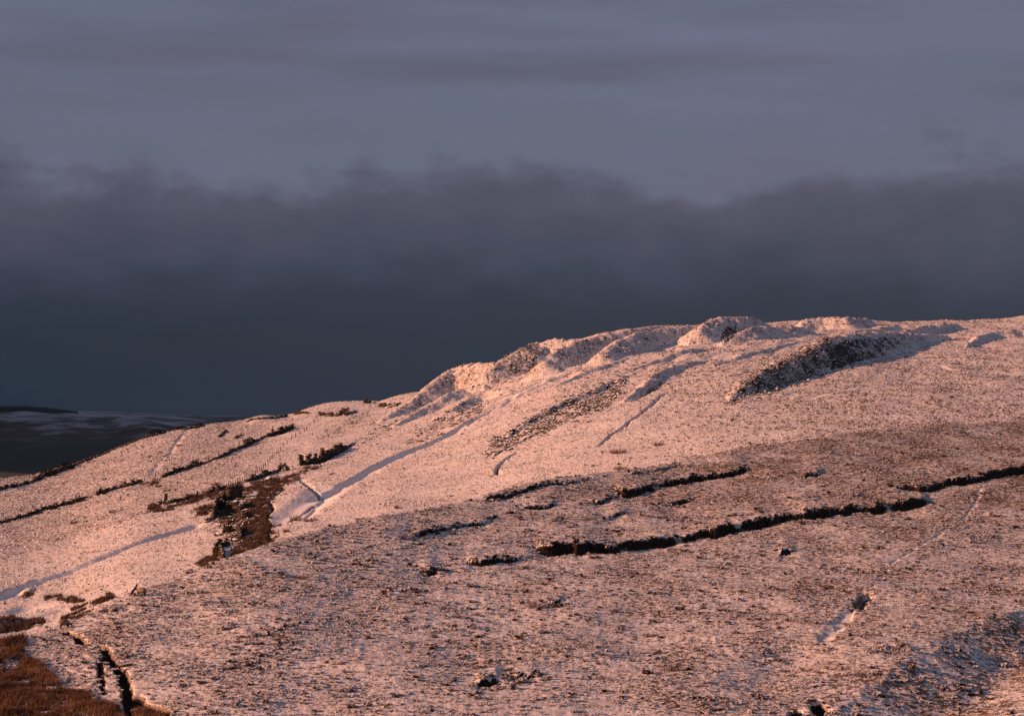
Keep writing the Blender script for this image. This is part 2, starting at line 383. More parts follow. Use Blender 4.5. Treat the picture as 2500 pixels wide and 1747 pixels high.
def scree_soft(x, y, px, py, poly):
    out = 0.0
    for k, (ax, ay) in enumerate(((10, 7), (22, 13), (36, 20))):
        jx = ax * 1.6 * fbm(x / 5, y / 12, 3, 71 + 4 * k); jy = ay * 1.6 * fbm(x / 5, y / 12, 3, 73 + 4 * k)
        out = out + inpoly(px + jx, py + jy, poly) / 3.0
    return out
MASKS = ('veg', 'peat', 'rock', 'smooth')
TIPW = []
for pts, hh in TIPS:
    q = [(p[0], p[1] + h * F / 900.0 * 0.93) for p, h in zip(pts, hh)]
    TIPW.append((pts_world(q, 2), np.array(hh)))
HAGW = [(pts_world(p, l), np.array(h), l) for p, h, l in HAGS]
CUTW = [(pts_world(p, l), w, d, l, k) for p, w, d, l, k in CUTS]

def shape(x, y, fine=True):
    """height of the ground and its cover masks at world points"""
    x = np.asarray(x, float); y = np.asarray(y, float)
    px = to_px(x, y)
    z = base_z(px, y)
    dc = DC(px)
    l1 = 1 - sst(y, dc + 2, dc + 25)                       # near moor
    inside = sst(y, 150, 230)
    hill = (1 - l1)
    py0 = H - F * z / y
    m = {k: np.zeros(x.shape) for k in MASKS}
    z = z + inside * (0.75 * fbm(x / 45, y / 45, 3, 5) + l1 * 0.42 * fbm(x / 11, y / 11, 3, 9) + hill * 0.35 * fbm(x / 14, y / 14, 3, 13))
    upl = sst(px, 1000, 1300) * hill * (y < DS(px) + 60) * sst(DS(px) - y, -40, 30)
    z = z + upl * 0.9 * fbm(x / 22, y / 34, 4, 31) * sst(py0, 1010, 900)
    z = z + sst(px, 820, 1100) * hill * sst(y, DL(px) + 40, DL(px) + 140) * 0.40 * (0.5 - np.abs(fbm((x - 0.27 * y) / 9, y / 55, 3, 33)) * 2) * (1 - 0.6 * sst(px, 1900, 2300))
    # tips
    tip = np.zeros(x.shape)
    for pw, hh in TIPW:
        mrg = 14
        s = np.nonzero((x > pw[:, 0].min() - mrg) & (x < pw[:, 0].max() + mrg) & (y > pw[:, 1].min() - mrg) & (y < pw[:, 1].max() + mrg))
        if not len(s[0]): continue
        xs, ys = x[s], y[s]
        wx = xs + 1.0 * fbm(xs / 6, ys / 6, 2, 41); wy = ys + 1.0 * fbm(xs / 6, ys / 6, 2, 43)
        d, h = seg_dist(wx, wy, pw, hh)
        r = d / np.maximum(h * 1.75, 0.4)
        pr = 1.15 * h * np.clip(1.06 - np.sqrt(r * r + 0.03), 0, 1) * (1 + 0.10 * fbm(xs / 3, ys / 3, 3, 45))
        tip[s] = np.maximum(tip[s], pr)
    z = z + tip
    # hags: far side stands higher
    for pw, hh, lay in HAGW:
        pxs = to_px(pw[:, 0], pw[:, 1])
        s = np.nonzero((px > pxs.min()) & (px < pxs.max()) & (y > pw[:, 1].min() - 14) & (y < pw[:, 1].max() + 30) & ((y < dc + 3) if lay == 1 else (y > dc + 20)))
        if not len(s[0]): continue
        xs, ys, ps = x[s], y[s], px[s]
        Dl = np.interp(ps, pxs, pw[:, 1]) + (3.4 if lay == 1 else 1.0) * fbm(xs / 3.0, ys * 0 + 3.3, 5, 51, gain=0.6)
        h0 = (1.0 if lay == 1 else 1.0) * np.interp(ps, pxs, hh); h0 = h0 * sst(ps, pxs[0], pxs[0] + 30) * sst(-ps, -pxs[-1], -pxs[-1] + 30)
        h0 = h0 * (1 + 0.7 * fbm(xs / 5, ys * 0 + 1.7, 2, 55)); nf_ = np.exp(-(ys - Dl) ** 2 / 5.0)
        brk_ = 1 if lay == 2 else sst(fbm(xs / 5, ys * 0 + 7.7, 3, 56), -0.50, -0.15)
        h0 = h0 * (1 - nf_ * (1 - brk_))
        h = h0 * (1 + 0.6 * fbm(xs / 3.5, ys / 2.0 + 9.1, 1, 57) * np.exp(-np.abs(ys - Dl) / 2.0))
        t = ys - Dl
        fw = 0.8 * np.maximum(h, 0.3)
        up = np.where(t < 0, 0, np.where(t < fw, t / fw, np.exp(-(t - fw) / (7.0 + 6 * h))))
        dn = np.where(t < 0, np.exp(t / 3.5), np.where(t < fw, 1 - t / fw, 0))
        z[s] += h * 0.50 * up - h * 0.50 * dn
        brk = 0.6 * fbm(xs / 1.3, ys / 1.6, 3, 59) - 0.02
        face = (1 + brk) * sst(t, -0.5 - 0.4 * h, 0.0) * (1 - sst(t, fw * 0.95, fw * 1.25)) * np.clip(h * 2.5, 0, 1)
        k = 'peat' if lay == 1 else 'rock'
        m[k][s] = np.maximum(m[k][s], face)
    # cuts
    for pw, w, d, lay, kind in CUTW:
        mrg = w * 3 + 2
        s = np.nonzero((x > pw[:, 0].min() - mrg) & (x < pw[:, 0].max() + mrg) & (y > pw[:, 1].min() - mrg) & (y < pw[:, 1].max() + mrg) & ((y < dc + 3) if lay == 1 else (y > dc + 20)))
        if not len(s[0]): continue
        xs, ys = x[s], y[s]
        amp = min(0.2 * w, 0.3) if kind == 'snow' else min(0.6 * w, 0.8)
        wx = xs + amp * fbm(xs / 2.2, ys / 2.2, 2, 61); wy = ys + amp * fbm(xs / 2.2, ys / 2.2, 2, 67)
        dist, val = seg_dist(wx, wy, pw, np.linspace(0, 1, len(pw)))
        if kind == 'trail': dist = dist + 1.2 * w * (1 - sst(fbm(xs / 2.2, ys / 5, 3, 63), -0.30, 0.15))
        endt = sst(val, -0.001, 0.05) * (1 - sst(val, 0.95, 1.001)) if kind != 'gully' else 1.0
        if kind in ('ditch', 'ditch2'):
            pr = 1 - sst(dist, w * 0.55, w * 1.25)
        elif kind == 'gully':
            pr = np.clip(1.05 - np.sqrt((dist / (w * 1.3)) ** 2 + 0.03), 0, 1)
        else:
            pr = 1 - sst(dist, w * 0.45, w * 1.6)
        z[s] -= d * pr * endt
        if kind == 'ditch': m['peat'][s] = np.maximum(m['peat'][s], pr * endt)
        elif kind == 'ditch2': m['peat'][s] = np.maximum(m['peat'][s], 0.55 * pr * endt)
        elif kind == 'trail': m['smooth'][s] = np.maximum(m['smooth'][s], 0.42 * pr * endt)
        elif kind in ('snow', 'path'): m['smooth'][s] = np.maximum(m['smooth'][s], pr * endt)
    # cover
    for pi, poly in enumerate(SCREE):
        a = np.array(poly)
        s = np.nonzero((px > a[:, 0].min() - 20) & (px < a[:, 0].max() + 20) & (py0 > a[:, 1].min() - 20) & (py0 < a[:, 1].max() + 20) & (hill > .5))
        if len(s[0]):
            jx = 14 * fbm(x[s] / 5, y[s] / 9, 3, 71); jy = 10 * fbm(x[s] / 5, y[s] / 9, 3, 73)
            m['rock'][s] = np.maximum(m['rock'][s], ((0.30 if pi == 8 else 0.44 if pi >= 4 else 0.42 if pi == 0 else 0.34) + 0.42 * fbm(x[s] / 3.2, y[s] / 11, 3, 79)) * scree_soft(x[s], y[s], px[s], py0[s], poly))
    py1 = H - F * z / y
    for poly, a0 in FLANK:
        s = np.nonzero((hill > .5) & (px > 1700) & (px < 2330) & (tip > 0.3))
        if len(s[0]):
            jx = 12 * fbm(x[s] / 4, y[s] / 6, 3, 75); jy = 6 * fbm(x[s] / 4, y[s] / 6, 3, 77)
            m['rock'][s] = np.maximum(m['rock'][s], (a0 * sst(-px[s], -2330, -1990) + 0.5 * fbm(x[s] / 3.5, y[s] / 3.5, 3, 83)) * inpoly(px[s] + jx, py1[s] + jy, poly))
    patch = fbm(x / 9, y / 14, 4, 81)
    veg = np.where(l1 > .5, 0.50 + 0.30 * patch, 0.20 + 0.16 * patch)
    veg = veg + 0.30 * hill * sst(px, 800, 520) * (py0 < np.interp(px, [0, 250, 480, 700], [1368, 1292, 1205, 1120]))
    veg = veg + 0.22 * hill * sst(px, 1350, 2100) * sst(py0, 830, 940) + 0.10 * hill * np.clip(tip, 0, 1) + 0.08 * hill
    veg = veg + 0.12 * l1 * sst(px, 1200, 2000) + 0.10 * l1 * np.clip(sst(px, 900, 1500) * sst(py0, 1330, 1180), 0, 1)
    for lay, poly in RUSH:
        a = np.array(poly)
        s = np.nonzero((px > a[:, 0].min() - 20) & (px < a[:, 0].max() + 20) & (py0 > a[:, 1].min() - 20) & (py0 < a[:, 1].max() + 20) & ((l1 > .5) if lay == 1 else (hill > .5)))
        if len(s[0]):
            jk = 1.0 if lay == 1 else 1.9
            jx = jk * 16 * fbm(x[s] / 4, y[s] / 9, 3, 171); jy = jk * 9 * fbm(x[s] / 4, y[s] / 9, 3, 173)
            ins = inpoly(px[s] + jx, py0[s] + jy, poly)
            veg[s] = np.where(ins, (0.95 if lay == 1 else 0.72) + 0.7 * fbm(x[s] / 2.5, y[s] / 6, 3, 175), veg[s])
    m['veg'] = np.clip(veg, 0, 1.3)
    tm = np.clip(tip / 1.5, 0, 1)
    m['rock'] = np.maximum(m['rock'], 0.42 * tm * (0.6 + 0.9 * fbm(x / 5, y / 7, 3, 85)) * sst(px, 2320, 2250))
    if fine:
        z = z + tm * 0.30 * fbm(x / 1.3, y / 1.6, 2, 87)
        hum = fbm(x / 1.15, y / 1.5, 3, 91)
        z = z + inside * np.where(l1 > .5, 0.10, 0.09) * (1 - 0.8 * m['smooth']) * (np.abs(hum) * 1.6 - 0.3)
        rk = m['rock'] * hill
        z = z + rk * 0.35 * fbm(x / 0.9, y / 1.2, 2, 95)
    return z, m

def ground_z(x, y):
    z, _ = shape(np.atleast_1d(x), np.atleast_1d(y))
    return z

def at(px, py, layer):
    """world point of the ground seen at photo column px, row py: marches the real surface along the line of sight"""
    D0 = float(inv(px, py, layer))
    lo = float(DC(px)) + 25 if layer == 2 else 150.0
    hi = float(DC(px)) if layer == 1 else float(DS(px)) + 30
    ds = np.linspace(max(lo, D0 - 60), min(hi, D0 + 45), 500)
    xs = (px - CX) / F * ds
    z = ground_z(xs, ds)
    ray = (H - py) / F * ds
    i = np.nonzero(z >= ray)[0]
    if len(i) == 0:
        k = int(np.argmin(np.abs(z - ray)))
    else:
        k = i[0]
    return Vector((xs[k], ds[k], z[k]))

# ------------------------------------------------------------------ materials
def new_mat(name):
    m = bpy.data.materials.new(name); m.use_nodes = True
    return m, NT(m.node_tree)

def finish(N, col, rough=0.9, bump=None, bump_str=1.0, bump_dist=0.1, spec=0.15):
    b = N.n('ShaderNodeBsdfPrincipled')
    N.inp(b, 'Base Color', col if isinstance(col, bpy.types.NodeSocket) else (*col, 1))
    N.inp(b, 'Roughness', rough); N.inp(b, 'Specular IOR Level', spec)
    if bump is not None:
        bp = N.n('ShaderNodeBump'); N.inp(bp, 'Height', bump); N.inp(bp, 'Strength', bump_str); N.inp(bp, 'Distance', bump_dist)
        N.nt.links.new(bp.outputs[0], b.inputs['Normal'])
    o = N.n('ShaderNodeOutputMaterial'); N.nt.links.new(b.outputs[0], o.inputs[0])
    return b

SNOW = (0.76, 0.75, 0.755)
PEAT = (0.016, 0.012, 0.009)
def geo(N):
    g = N.n('ShaderNodeNewGeometry')
    s = N.n('ShaderNodeSeparateXYZ'); N.inp(s, 0, g.outputs['Normal'])
    return g.outputs['Position'], s.outputs[2]

def ground_material(name, k1, k2, veg_gain, snow, bump=0.55):
    m, N = new_mat(name)
    P, nz = geo(N)
    n1 = N.noise(P, k1, 4, 0.6)
    n2 = N.noise(P, k2, 3, 0.6)
    n0 = N.noise(P, 0.12, 3, 0.5)
    veg, peat, rock, smooth = (N.attr(a) for a in MASKS)
    grass = N.ramp(N.noise(P, k1 * 0.7, 3), [(0.30, (0.045, 0.024, 0.012)), (0.5, (0.12, 0.062, 0.03)), (0.62, (0.19, 0.115, 0.06)), (0.75, (0.11, 0.085, 0.04))])
    nn = N.math('ADD', N.math('MULTIPLY', n1, 0.6), N.math('MULTIPLY', n2, 0.4))
    thr = N.math('ADD', 0.26, N.math('MULTIPLY', N.math('MULTIPLY', veg, N.math('SUBTRACT', 1.0, N.math('MULTIPLY', smooth, 0.85))), veg_gain))
    cov = N.sstep(N.math('SUBTRACT', nn, thr), -0.05, 0.05)
    steep = N.sstep(nz, 0.50, 0.80)
    cov = N.math('MULTIPLY', cov, N.math('ADD', 0.15, N.math('MULTIPLY', steep, 0.85)))
    thin = N.mix(N.sstep(N.math('ADD', N.math('MULTIPLY', n2, 0.7), N.math('MULTIPLY', n0, 0.5)), 0.42, 0.75), snow, SNOW)
    thin = N.mix(smooth, thin, SNOW)
    col = N.mix(cov, grass, thin)
    # slate: mostly dark with snow lodged between the pieces
    slate = N.ramp(n2, [(0.3, (0.018, 0.018, 0.018)), (0.7, (0.075, 0.068, 0.06))])
    rf = N.math('MULTIPLY', N.sstep(rock, 0.05, 0.4), N.sstep(N.math('ADD', n1, N.math('MULTIPLY', rock, 0.42)), 0.66, 0.72))
    col = N.mix(rf, col, slate)
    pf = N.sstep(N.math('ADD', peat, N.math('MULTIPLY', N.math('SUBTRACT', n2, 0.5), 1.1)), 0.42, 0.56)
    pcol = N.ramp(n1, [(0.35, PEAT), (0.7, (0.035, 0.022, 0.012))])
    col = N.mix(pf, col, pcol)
    h = N.math('ADD', N.math('MULTIPLY', n1, 0.7), N.math('MULTIPLY', n2, 0.35))
    h = N.math('MULTIPLY', h, N.math('SUBTRACT', 1.0, N.math('MULTIPLY', smooth, 0.75)))
    finish(N, col, 0.9, h, 1.0, bump / k1, 0.1)
    return m

M_moor = ground_material('snowy_moor', 1.5, 4.2, 0.36, (0.62, 0.56, 0.52), 0.30)
M_hill = ground_material('snowy_hillside', 1.15, 3.2, 0.36, (0.64, 0.58, 0.545), 0.6)

def cover_material(name, c0, c1, c2, snow_lo, snow_hi, snow_noise=0.25, scale=3.0):
    """plants and stones with snow lying on what faces up"""
    m, N = new_mat(name)
    P, nz = geo(N)
    n = N.noise(P, scale, 3, 0.6)
    n2 = N.noise(P, scale * 0.23, 2, 0.5)
    col = N.ramp(N.math('ADD', N.math('MULTIPLY', n, 0.5), N.math('MULTIPLY', n2, 0.5)), [(0.36, c0), (0.5, c1), (0.64, c2)])
    if snow_lo is not None:
        s = N.sstep(N.math('ADD', nz, N.math('MULTIPLY', N.math('SUBTRACT', n, 0.5), snow_noise * 2)), snow_lo, snow_hi)
        col = N.mix(s, col, SNOW)
    finish(N, col, 0.9, None, spec=0.1)
    return m

def tussock_material(name, c, bare, two_sided=True):
    m, N = new_mat(name)
    P, nz = geo(N)
    n = N.noise(P, 5.0, 3, 0.6); n2 = N.noise(P, 1.3, 3, 0.6); n3 = N.noise(P, 0.16, 2, 0.5)
    col = N.ramp(N.math('ADD', N.math('MULTIPLY', n, 0.4), N.math('MULTIPLY', n2, 0.6)), [(0.36, c[0]), (0.5, c[1]), (0.64, c[2])])
    up = N.math('ABSOLUTE', nz)
    k = N.math('ADD', N.math('MULTIPLY', up, 0.42), N.math('ADD', N.math('MULTIPLY', n2, 1.0), N.math('ADD', N.math('MULTIPLY', n, 0.6), N.math('MULTIPLY', n3, 0.5))))
    s = N.sstep(k, bare - 0.10, bare + 0.10)
    col = N.mix(s, col, (0.66, 0.61, 0.58))
    finish(N, col, 0.9, None, spec=0.1)
    return m
M_tuss = tussock_material('tussock_grass', ((0.045, 0.023, 0.013), (0.10, 0.053, 0.03), (0.18, 0.11, 0.065)), 1.10)
M_tuft = cover_material('tuft_grass', (0.06, 0.045, 0.035), (0.12, 0.085, 0.06), (0.18, 0.13, 0.09), 0.45, 0.75, 0.5, 4.0)
M_brown = tussock_material('bare_tussock_grass', ((0.045, 0.022, 0.013), (0.095, 0.049, 0.028), (0.17, 0.10, 0.058)), 1.44)
M_hilltuss = tussock_material('hill_tussock_grass', ((0.045, 0.026, 0.018), (0.095, 0.055, 0.036), (0.16, 0.10, 0.065)), 1.42)
M_heather = tussock_material('heather', ((0.012, 0.008, 0.006), (0.025, 0.015, 0.01), (0.06, 0.034, 0.02)), 1.62)
M_rush = cover_material('dead_rushes', (0.055, 0.030, 0.019), (0.135, 0.072, 0.042), (0.24, 0.15, 0.095), None, None, 0, 0.9)
M_gullyrush = cover_material('gully_rushes', (0.038, 0.024, 0.018), (0.085, 0.052, 0.036), (0.16, 0.11, 0.082), None, None, 0, 0.9)
M_bush = cover_material('dark_gorse', (0.008, 0.010, 0.007), (0.016, 0.018, 0.012), (0.03, 0.03, 0.02), 0.93, 1.15, 0.25, 2.0)
M_olive = cover_material('olive_scrub', (0.02, 0.018, 0.008), (0.055, 0.042, 0.018), (0.11, 0.075, 0.03), 0.95, 1.2, 0.2, 2.0)
M_bush2 = cover_material('snow_dusted_scrub', (0.010, 0.012, 0.010), (0.02, 0.022, 0.018), (0.035, 0.035, 0.03), 0.55, 1.15, 0.4, 2.0)
M_snowrock = cover_material('snowy_boulder', (0.03, 0.027, 0.022), (0.06, 0.05, 0.04), (0.1, 0.08, 0.07), -0.1, 0.15, 0.2, 2.0)
M_slate = cover_material('slate', (0.020, 0.018, 0.015), (0.045, 0.038, 0.030), (0.08, 0.068, 0.052), 0.60, 0.85, 0.2, 1.5)
M_wall = cover_material('gritstone', (0.02, 0.018, 0.015), (0.05, 0.042, 0.034), (0.10, 0.08, 0.06), 0.72, 0.92, 0.22, 1.8)
M_wood = cover_material('weathered_wood', (0.04, 0.03, 0.024), (0.06, 0.045, 0.035), (0.09, 0.07, 0.05), None, None, 0, 5)
M_wire = cover_material('rusty_wire', (0.05, 0.035, 0.03), (0.06, 0.045, 0.04), (0.07, 0.05, 0.045), None, None, 0, 5)
M_fleece = cover_material('fleece', (0.15, 0.11, 0.075), (0.22, 0.165, 0.115), (0.27, 0.20, 0.15), None, None, 0, 9)
M_face = cover_material('dark_face', (0.012, 0.010, 0.009), (0.02, 0.017, 0.015), (0.03, 0.026, 0.022), None, None, 0, 9)

# ------------------------------------------------------------------ object helpers
def np_mesh(name, verts, faces, mat, attrs=None, smooth=False):
    """faces: int array (n,3) or (n,4)"""
    me = bpy.data.meshes.new(name)
    verts = np.ascontiguousarray(verts, np.float32); faces = np.ascontiguousarray(faces, np.int32)
    k = faces.shape[1]
    me.vertices.add(len(verts)); me.vertices.foreach_set('co', verts.ravel())
    me.loops.add(faces.size); me.loops.foreach_set('vertex_index', faces.ravel())
    me.polygons.add(len(faces))
    me.polygons.foreach_set('loop_start', np.arange(0, faces.size, k, dtype=np.int32))
    me.polygons.foreach_set('loop_total', np.full(len(faces), k, np.int32))
    if smooth: me.polygons.foreach_set('use_smooth', np.ones(len(faces), bool))
    me.update(calc_edges=True)
    if attrs:
        for an, av in attrs.items():
            a = me.attributes.new(an, 'FLOAT', 'POINT'); a.data.foreach_set('value', np.ascontiguousarray(av, np.float32).ravel())
    me.materials.append(mat)
    return me

def link(name, me, parent=None, loc=None):
    o = bpy.data.objects.new(name, me); COL.objects.link(o)
    if parent is not None: o.parent = parent
    if loc is not None: o.location = loc
    return o

def thing(o, label, cat, group=None):
    o['label'] = label; o['category'] = cat
    o['kind'] = 'thing'
    if group: o['group'] = group
    return o

def empty(name, loc):
    o = bpy.data.objects.new(name, None); COL.objects.link(o); o.location = loc; o.empty_display_size = 0.5
    return o

# ------------------------------------------------------------------ ground sheets
inner = np.arange(-60, 2561, 2.9)
left = np.concatenate([np.arange(-3200, -900, 230), np.arange(-900, -60, 28)])
right = np.concatenate([np.arange(2562, 3300, 28), np.arange(3300, 5600, 230)])
PXC = np.concatenate([left, inner, right])
def sheet(name, Dfun, mat):
    D = Dfun(PXC)                                            # rows x cols
    X = (PXC[None, :] - CX) / F * D
    z, m = shape(X.ravel(), D.ravel())
    R, C = D.shape
    idx = np.arange(R * C).reshape(R, C)
    q = np.stack([idx[:-1, :-1], idx[:-1, 1:], idx[1:, 1:], idx[1:, :-1]], -1).reshape(-1, 4)
    v = np.stack([X.ravel(), D.ravel(), z], 1)
    me = np_mesh(name, v, q, mat, m, True)
    o = link(name, me); o['kind'] = 'structure'
    return o

def moor_rows(px):
    db, dc, dl = DB(px), DC(px), DL(px)
    near = [np.interp(t, [0, 1], [3, 215]) + 0 * db for t in np.linspace(0, 1, 22)]
    main = [215 + (dc - 215) * t for t in np.linspace(0, 1, 390)[1:]]
    back = [dc + (dl - dc) * 0.45 * t for t in np.linspace(0, 1, 26)[1:]]
    return np.stack(near + main + back)

def hill_rows(px):
    dc, dl, ds = DC(px), DL(px), DS(px)
    a = [dc + (dl - dc) * (0.45 + 0.55 * t) for t in np.linspace(0, 1, 30)]
    b = [dl + (ds - dl) * t for t in np.linspace(0, 1, 380)[1:]]
    c = [ds + 260 * t ** 1.7 for t in np.linspace(0, 1, 30)[1:]]
    return np.stack(a + b + c)

sheet('moor', moor_rows, M_moor)
sheet('hillside', hill_rows, M_hill)

# ------------------------------------------------------------------ far country
fpx = np.concatenate([np.arange(-14000, -600, 200), np.arange(-600, 1400, 6), np.arange(1400, 16000, 250)]).astype(float)
fD = np.concatenate([np.arange(1000, 2000, 12.5), np.arange(2000, 5200, 16), np.arange(5200, 11500, 60), np.arange(11500, 14000, 600)]).astype(float)
FP = {  # ridges: photo row of the ground at a distance for some columns
    1000: [(-600, 1330), (0, 1260), (200, 1240), (600, 1200), (1400, 1150)],
    1250: [(-600, 1200), (0, 1163), (90, 1163), (200, 1170), (400, 1165), (1400, 1150)],
    1500: [(-600, 1190), (0, 1151), (75, 1156), (140, 1168), (400, 1160), (1400, 1150)],
    1650: [(-600, 1190), (0, 1158), (200, 1165), (400, 1150), (1400, 1150)],
    2100: [(-600, 1150), (0, 1135), (200, 1128), (400, 1120), (1400, 1120)],
    2700: [(-600, 1080), (0, 1078), (150, 1076), (300, 1074), (350, 1070), (450, 1070), (1400, 1080)],
    2900: [(-600, 1062), (0, 1064), (110, 1060), (200, 1064), (260, 1054), (310, 1041), (350, 1037), (390, 1044), (430, 1060), (1400, 1070)],
    3120: [(-600, 1066), (0, 1068), (120, 1066), (200, 1068), (270, 1064), (330, 1056), (380, 1060), (430, 1072), (1400, 1070)],
    3500: [(-600, 1026), (0, 1034), (120, 1034), (190, 1036), (260, 1046), (320, 1037), (370, 1032), (420, 1044), (500, 1052), (1400, 1040)],
    4000: [(-600, 1002), (0, 1001), (60, 1004), (130, 1013), (190, 1016), (260, 1021), (320, 1024), (400, 1031), (500, 1036), (1400, 1030)],
    4500: [(-600, 1010), (0, 1010), (200, 1018), (300, 1030), (500, 1036), (1400, 1030)],
    6500: [(-600, 1006), (0, 1008), (200, 1012), (300, 1014), (400, 1020), (500, 1027), (1400, 1025)],
    8500: [(-600, 1004), (0, 1004), (200, 1004), (290, 1004), (320, 1008), (400, 1013), (500, 1016), (1400, 1012)],
    9500: [(-600, 1014), (0, 1014), (500, 1020), (1400, 1020)],
    30000: [(-600, 1004), (1400, 1004)],
}
fk = sorted(FP)
tab = np.stack([pl(FP[k])(fpx) for k in fk])
PYF = np.stack([np.interp(fD, fk, tab[:, j]) for j in range(len(fpx))], 1)
DD = fD[:, None] + 0 * fpx[None, :]
XX = (fpx[None, :] - CX) / F * DD
ZZ = (H - PYF) / F * DD
rel = sst(DD, 1500, 2600)
ZZ = ZZ + rel * 13 * fbm(XX / 420, DD / 700, 4, 101) + rel * 2.0 * fbm(XX / 90, DD / 150, 3, 103)
# fell added outside the view to keep the low sun off the valley
uu = (fpx[None, :] - CX) / F
ZZ = ZZ + 900 * sst(-uu, 0.25, 0.42) * sst(DD, 1350, 2500) * (1 + 0.15 * fbm(XX / 900, DD / 900, 3, 107)) * (1 - sst(DD, 20000, 28000))
ZZ = ZZ - 60 * (1 - sst(DD, 1000, 1200)) * sst(fpx[None, :], -600, -1500)
m, N = new_mat('far_moorland')
P, nz = geo(N)
sp = N.n('ShaderNodeSeparateXYZ'); N.inp(sp, 0, P)
hgt = sp.outputs[2]; dist = sp.outputs[1]
nb = N.noise(N.vscale(P, (1, 0.45, 1)), 0.006, 5, 0.6)
nf = N.noise(N.vscale(P, (1, 0.35, 1)), 0.03, 4, 0.65)
snowf = N.math('MULTIPLY', N.sstep(N.math('ADD', N.math('ADD', N.math('MULTIPLY', nb, 0.6), N.math('MULTIPLY', nf, 0.5)), N.math('MULTIPLY', hgt, 0.007)), 0.36, 0.52), N.sstep(dist, 2450, 3000))
heath = N.ramp(nb, [(0.35, (0.045, 0.045, 0.04)), (0.5, (0.085, 0.068, 0.06)), (0.65, (0.13, 0.10, 0.075))])
field = N.ramp(nb, [(0.4, (0.034, 0.050, 0.042)), (0.6, (0.048, 0.060, 0.046))])
bare = N.mix(N.sstep(dist, 2300, 3000), field, heath)
vor = N.n('ShaderNodeTexVoronoi', feature='DISTANCE_TO_EDGE'); N.inp(vor, 'Vector', N.vscale(P, (1, 0.4, 0))); vor.inputs['Scale'].default_value = 0.008
walls = N.math('MULTIPLY', N.sstep(vor.outputs[0], 0.035, 0.02), N.sstep(nf, 0.42, 0.5))
col = N.mix(N.math('MULTIPLY', snowf, 0.75), bare, (0.50, 0.51, 0.54))
col = N.mix(N.math('MULTIPLY', walls, 0.5), col, (0.05, 0.05, 0.05))
finish(N, col, 0.95)
R_, C_ = DD.shape
idx = np.arange(R_ * C_).reshape(R_, C_)
q = np.stack([idx[:-1, :-1], idx[:-1, 1:], idx[1:, 1:], idx[1:, :-1]], -1).reshape(-1, 4)
far = link('distant_hills', np_mesh('distant_hills', np.stack([XX.ravel(), DD.ravel(), ZZ.ravel()], 1), q, m, None, True))
far['kind'] = 'structure'
def far_z(x, y):
    p = x / y * F + CX
    j = np.clip(np.searchsorted(fpx, p) - 1, 0, len(fpx) - 2); i = np.clip(np.searchsorted(fD, y) - 1, 0, len(fD) - 2)
    tx = (p - fpx[j]) / (fpx[j + 1] - fpx[j]); ty = (y - fD[i]) / (fD[i + 1] - fD[i])
    return (ZZ[i, j] * (1 - tx) + ZZ[i, j + 1] * tx) * (1 - ty) + (ZZ[i + 1, j] * (1 - tx) + ZZ[i + 1, j + 1] * tx) * ty

# a dark spruce plantation on the far moor: reads as one mass
def cones(n_side, P, r, h):
    n = len(P)
    a = np.arange(n_side) * 2 * np.pi / n_side
    base = np.stack([P[:, None, 0] + r[:, None] * np.cos(a), P[:, None, 1] + r[:, None] * np.sin(a), np.repeat(P[:, None, 2], n_side, 1)], -1)
    tip = P + np.stack([0 * h, 0 * h, h], -1)
    v = np.concatenate([base, tip[:, None]], 1).reshape(-1, 3)
    o = np.arange(n)[:, None] * (n_side + 1)
    i = np.arange(n_side)
    f = np.stack([o + i, o + (i + 1) % n_side, o + n_side + 0 * i], -1).reshape(-1, 3)
    return v, f
n = 4200
tp = rng.uniform(-320, 189, n); td = rng.uniform(4020, 4330, n)
keep = td > 4020 + np.interp(tp, [0, 60, 110, 150, 189], [0, 0, 60, 120, 40]) * 0.4
tp, td = tp[keep], td[keep]
tx = (tp - CX) / F * td
tz = far_z(tx, td)
topz = (H - np.interp(tp, [-320, 60, 110, 160, 178, 186, 190], [989, 990, 993, 999, 1002, 1006, 1014])) / F * td
hh_ = np.clip(topz - tz, 5, 18) * rng.uniform(0.86, 1.02, len(tp))
v, f = cones(6, np.stack([tx, td, tz - 0.5], 1), rng.uniform(2.4, 3.6, len(tp)), hh_)
M_spruce = cover_material('spruce', (0.04, 0.055, 0.06), (0.05, 0.066, 0.07), (0.056, 0.074, 0.076), None, None, 0, 0.05)
o = link('spruce_plantation', np_mesh('spruce_plantation', v, f, M_spruce)); o['kind'] = 'stuff'

# ------------------------------------------------------------------ grass tussocks, tufts, rushes (uncountable)
def sample(layer, n, pxr, dens=None):
    px = rng.uniform(pxr[0], pxr[1], n)
    d0, d1 = (DB(px) - 8, DC(px) + 6) if layer == 1 else (DL(px) - 10, DS(px) + 12)
    u = rng.uniform(0, 1, n)
    D = np.sqrt(d0 ** 2 + u * (d1 ** 2 - d0 ** 2))
    x = (px - CX) / F * D
    return x, D

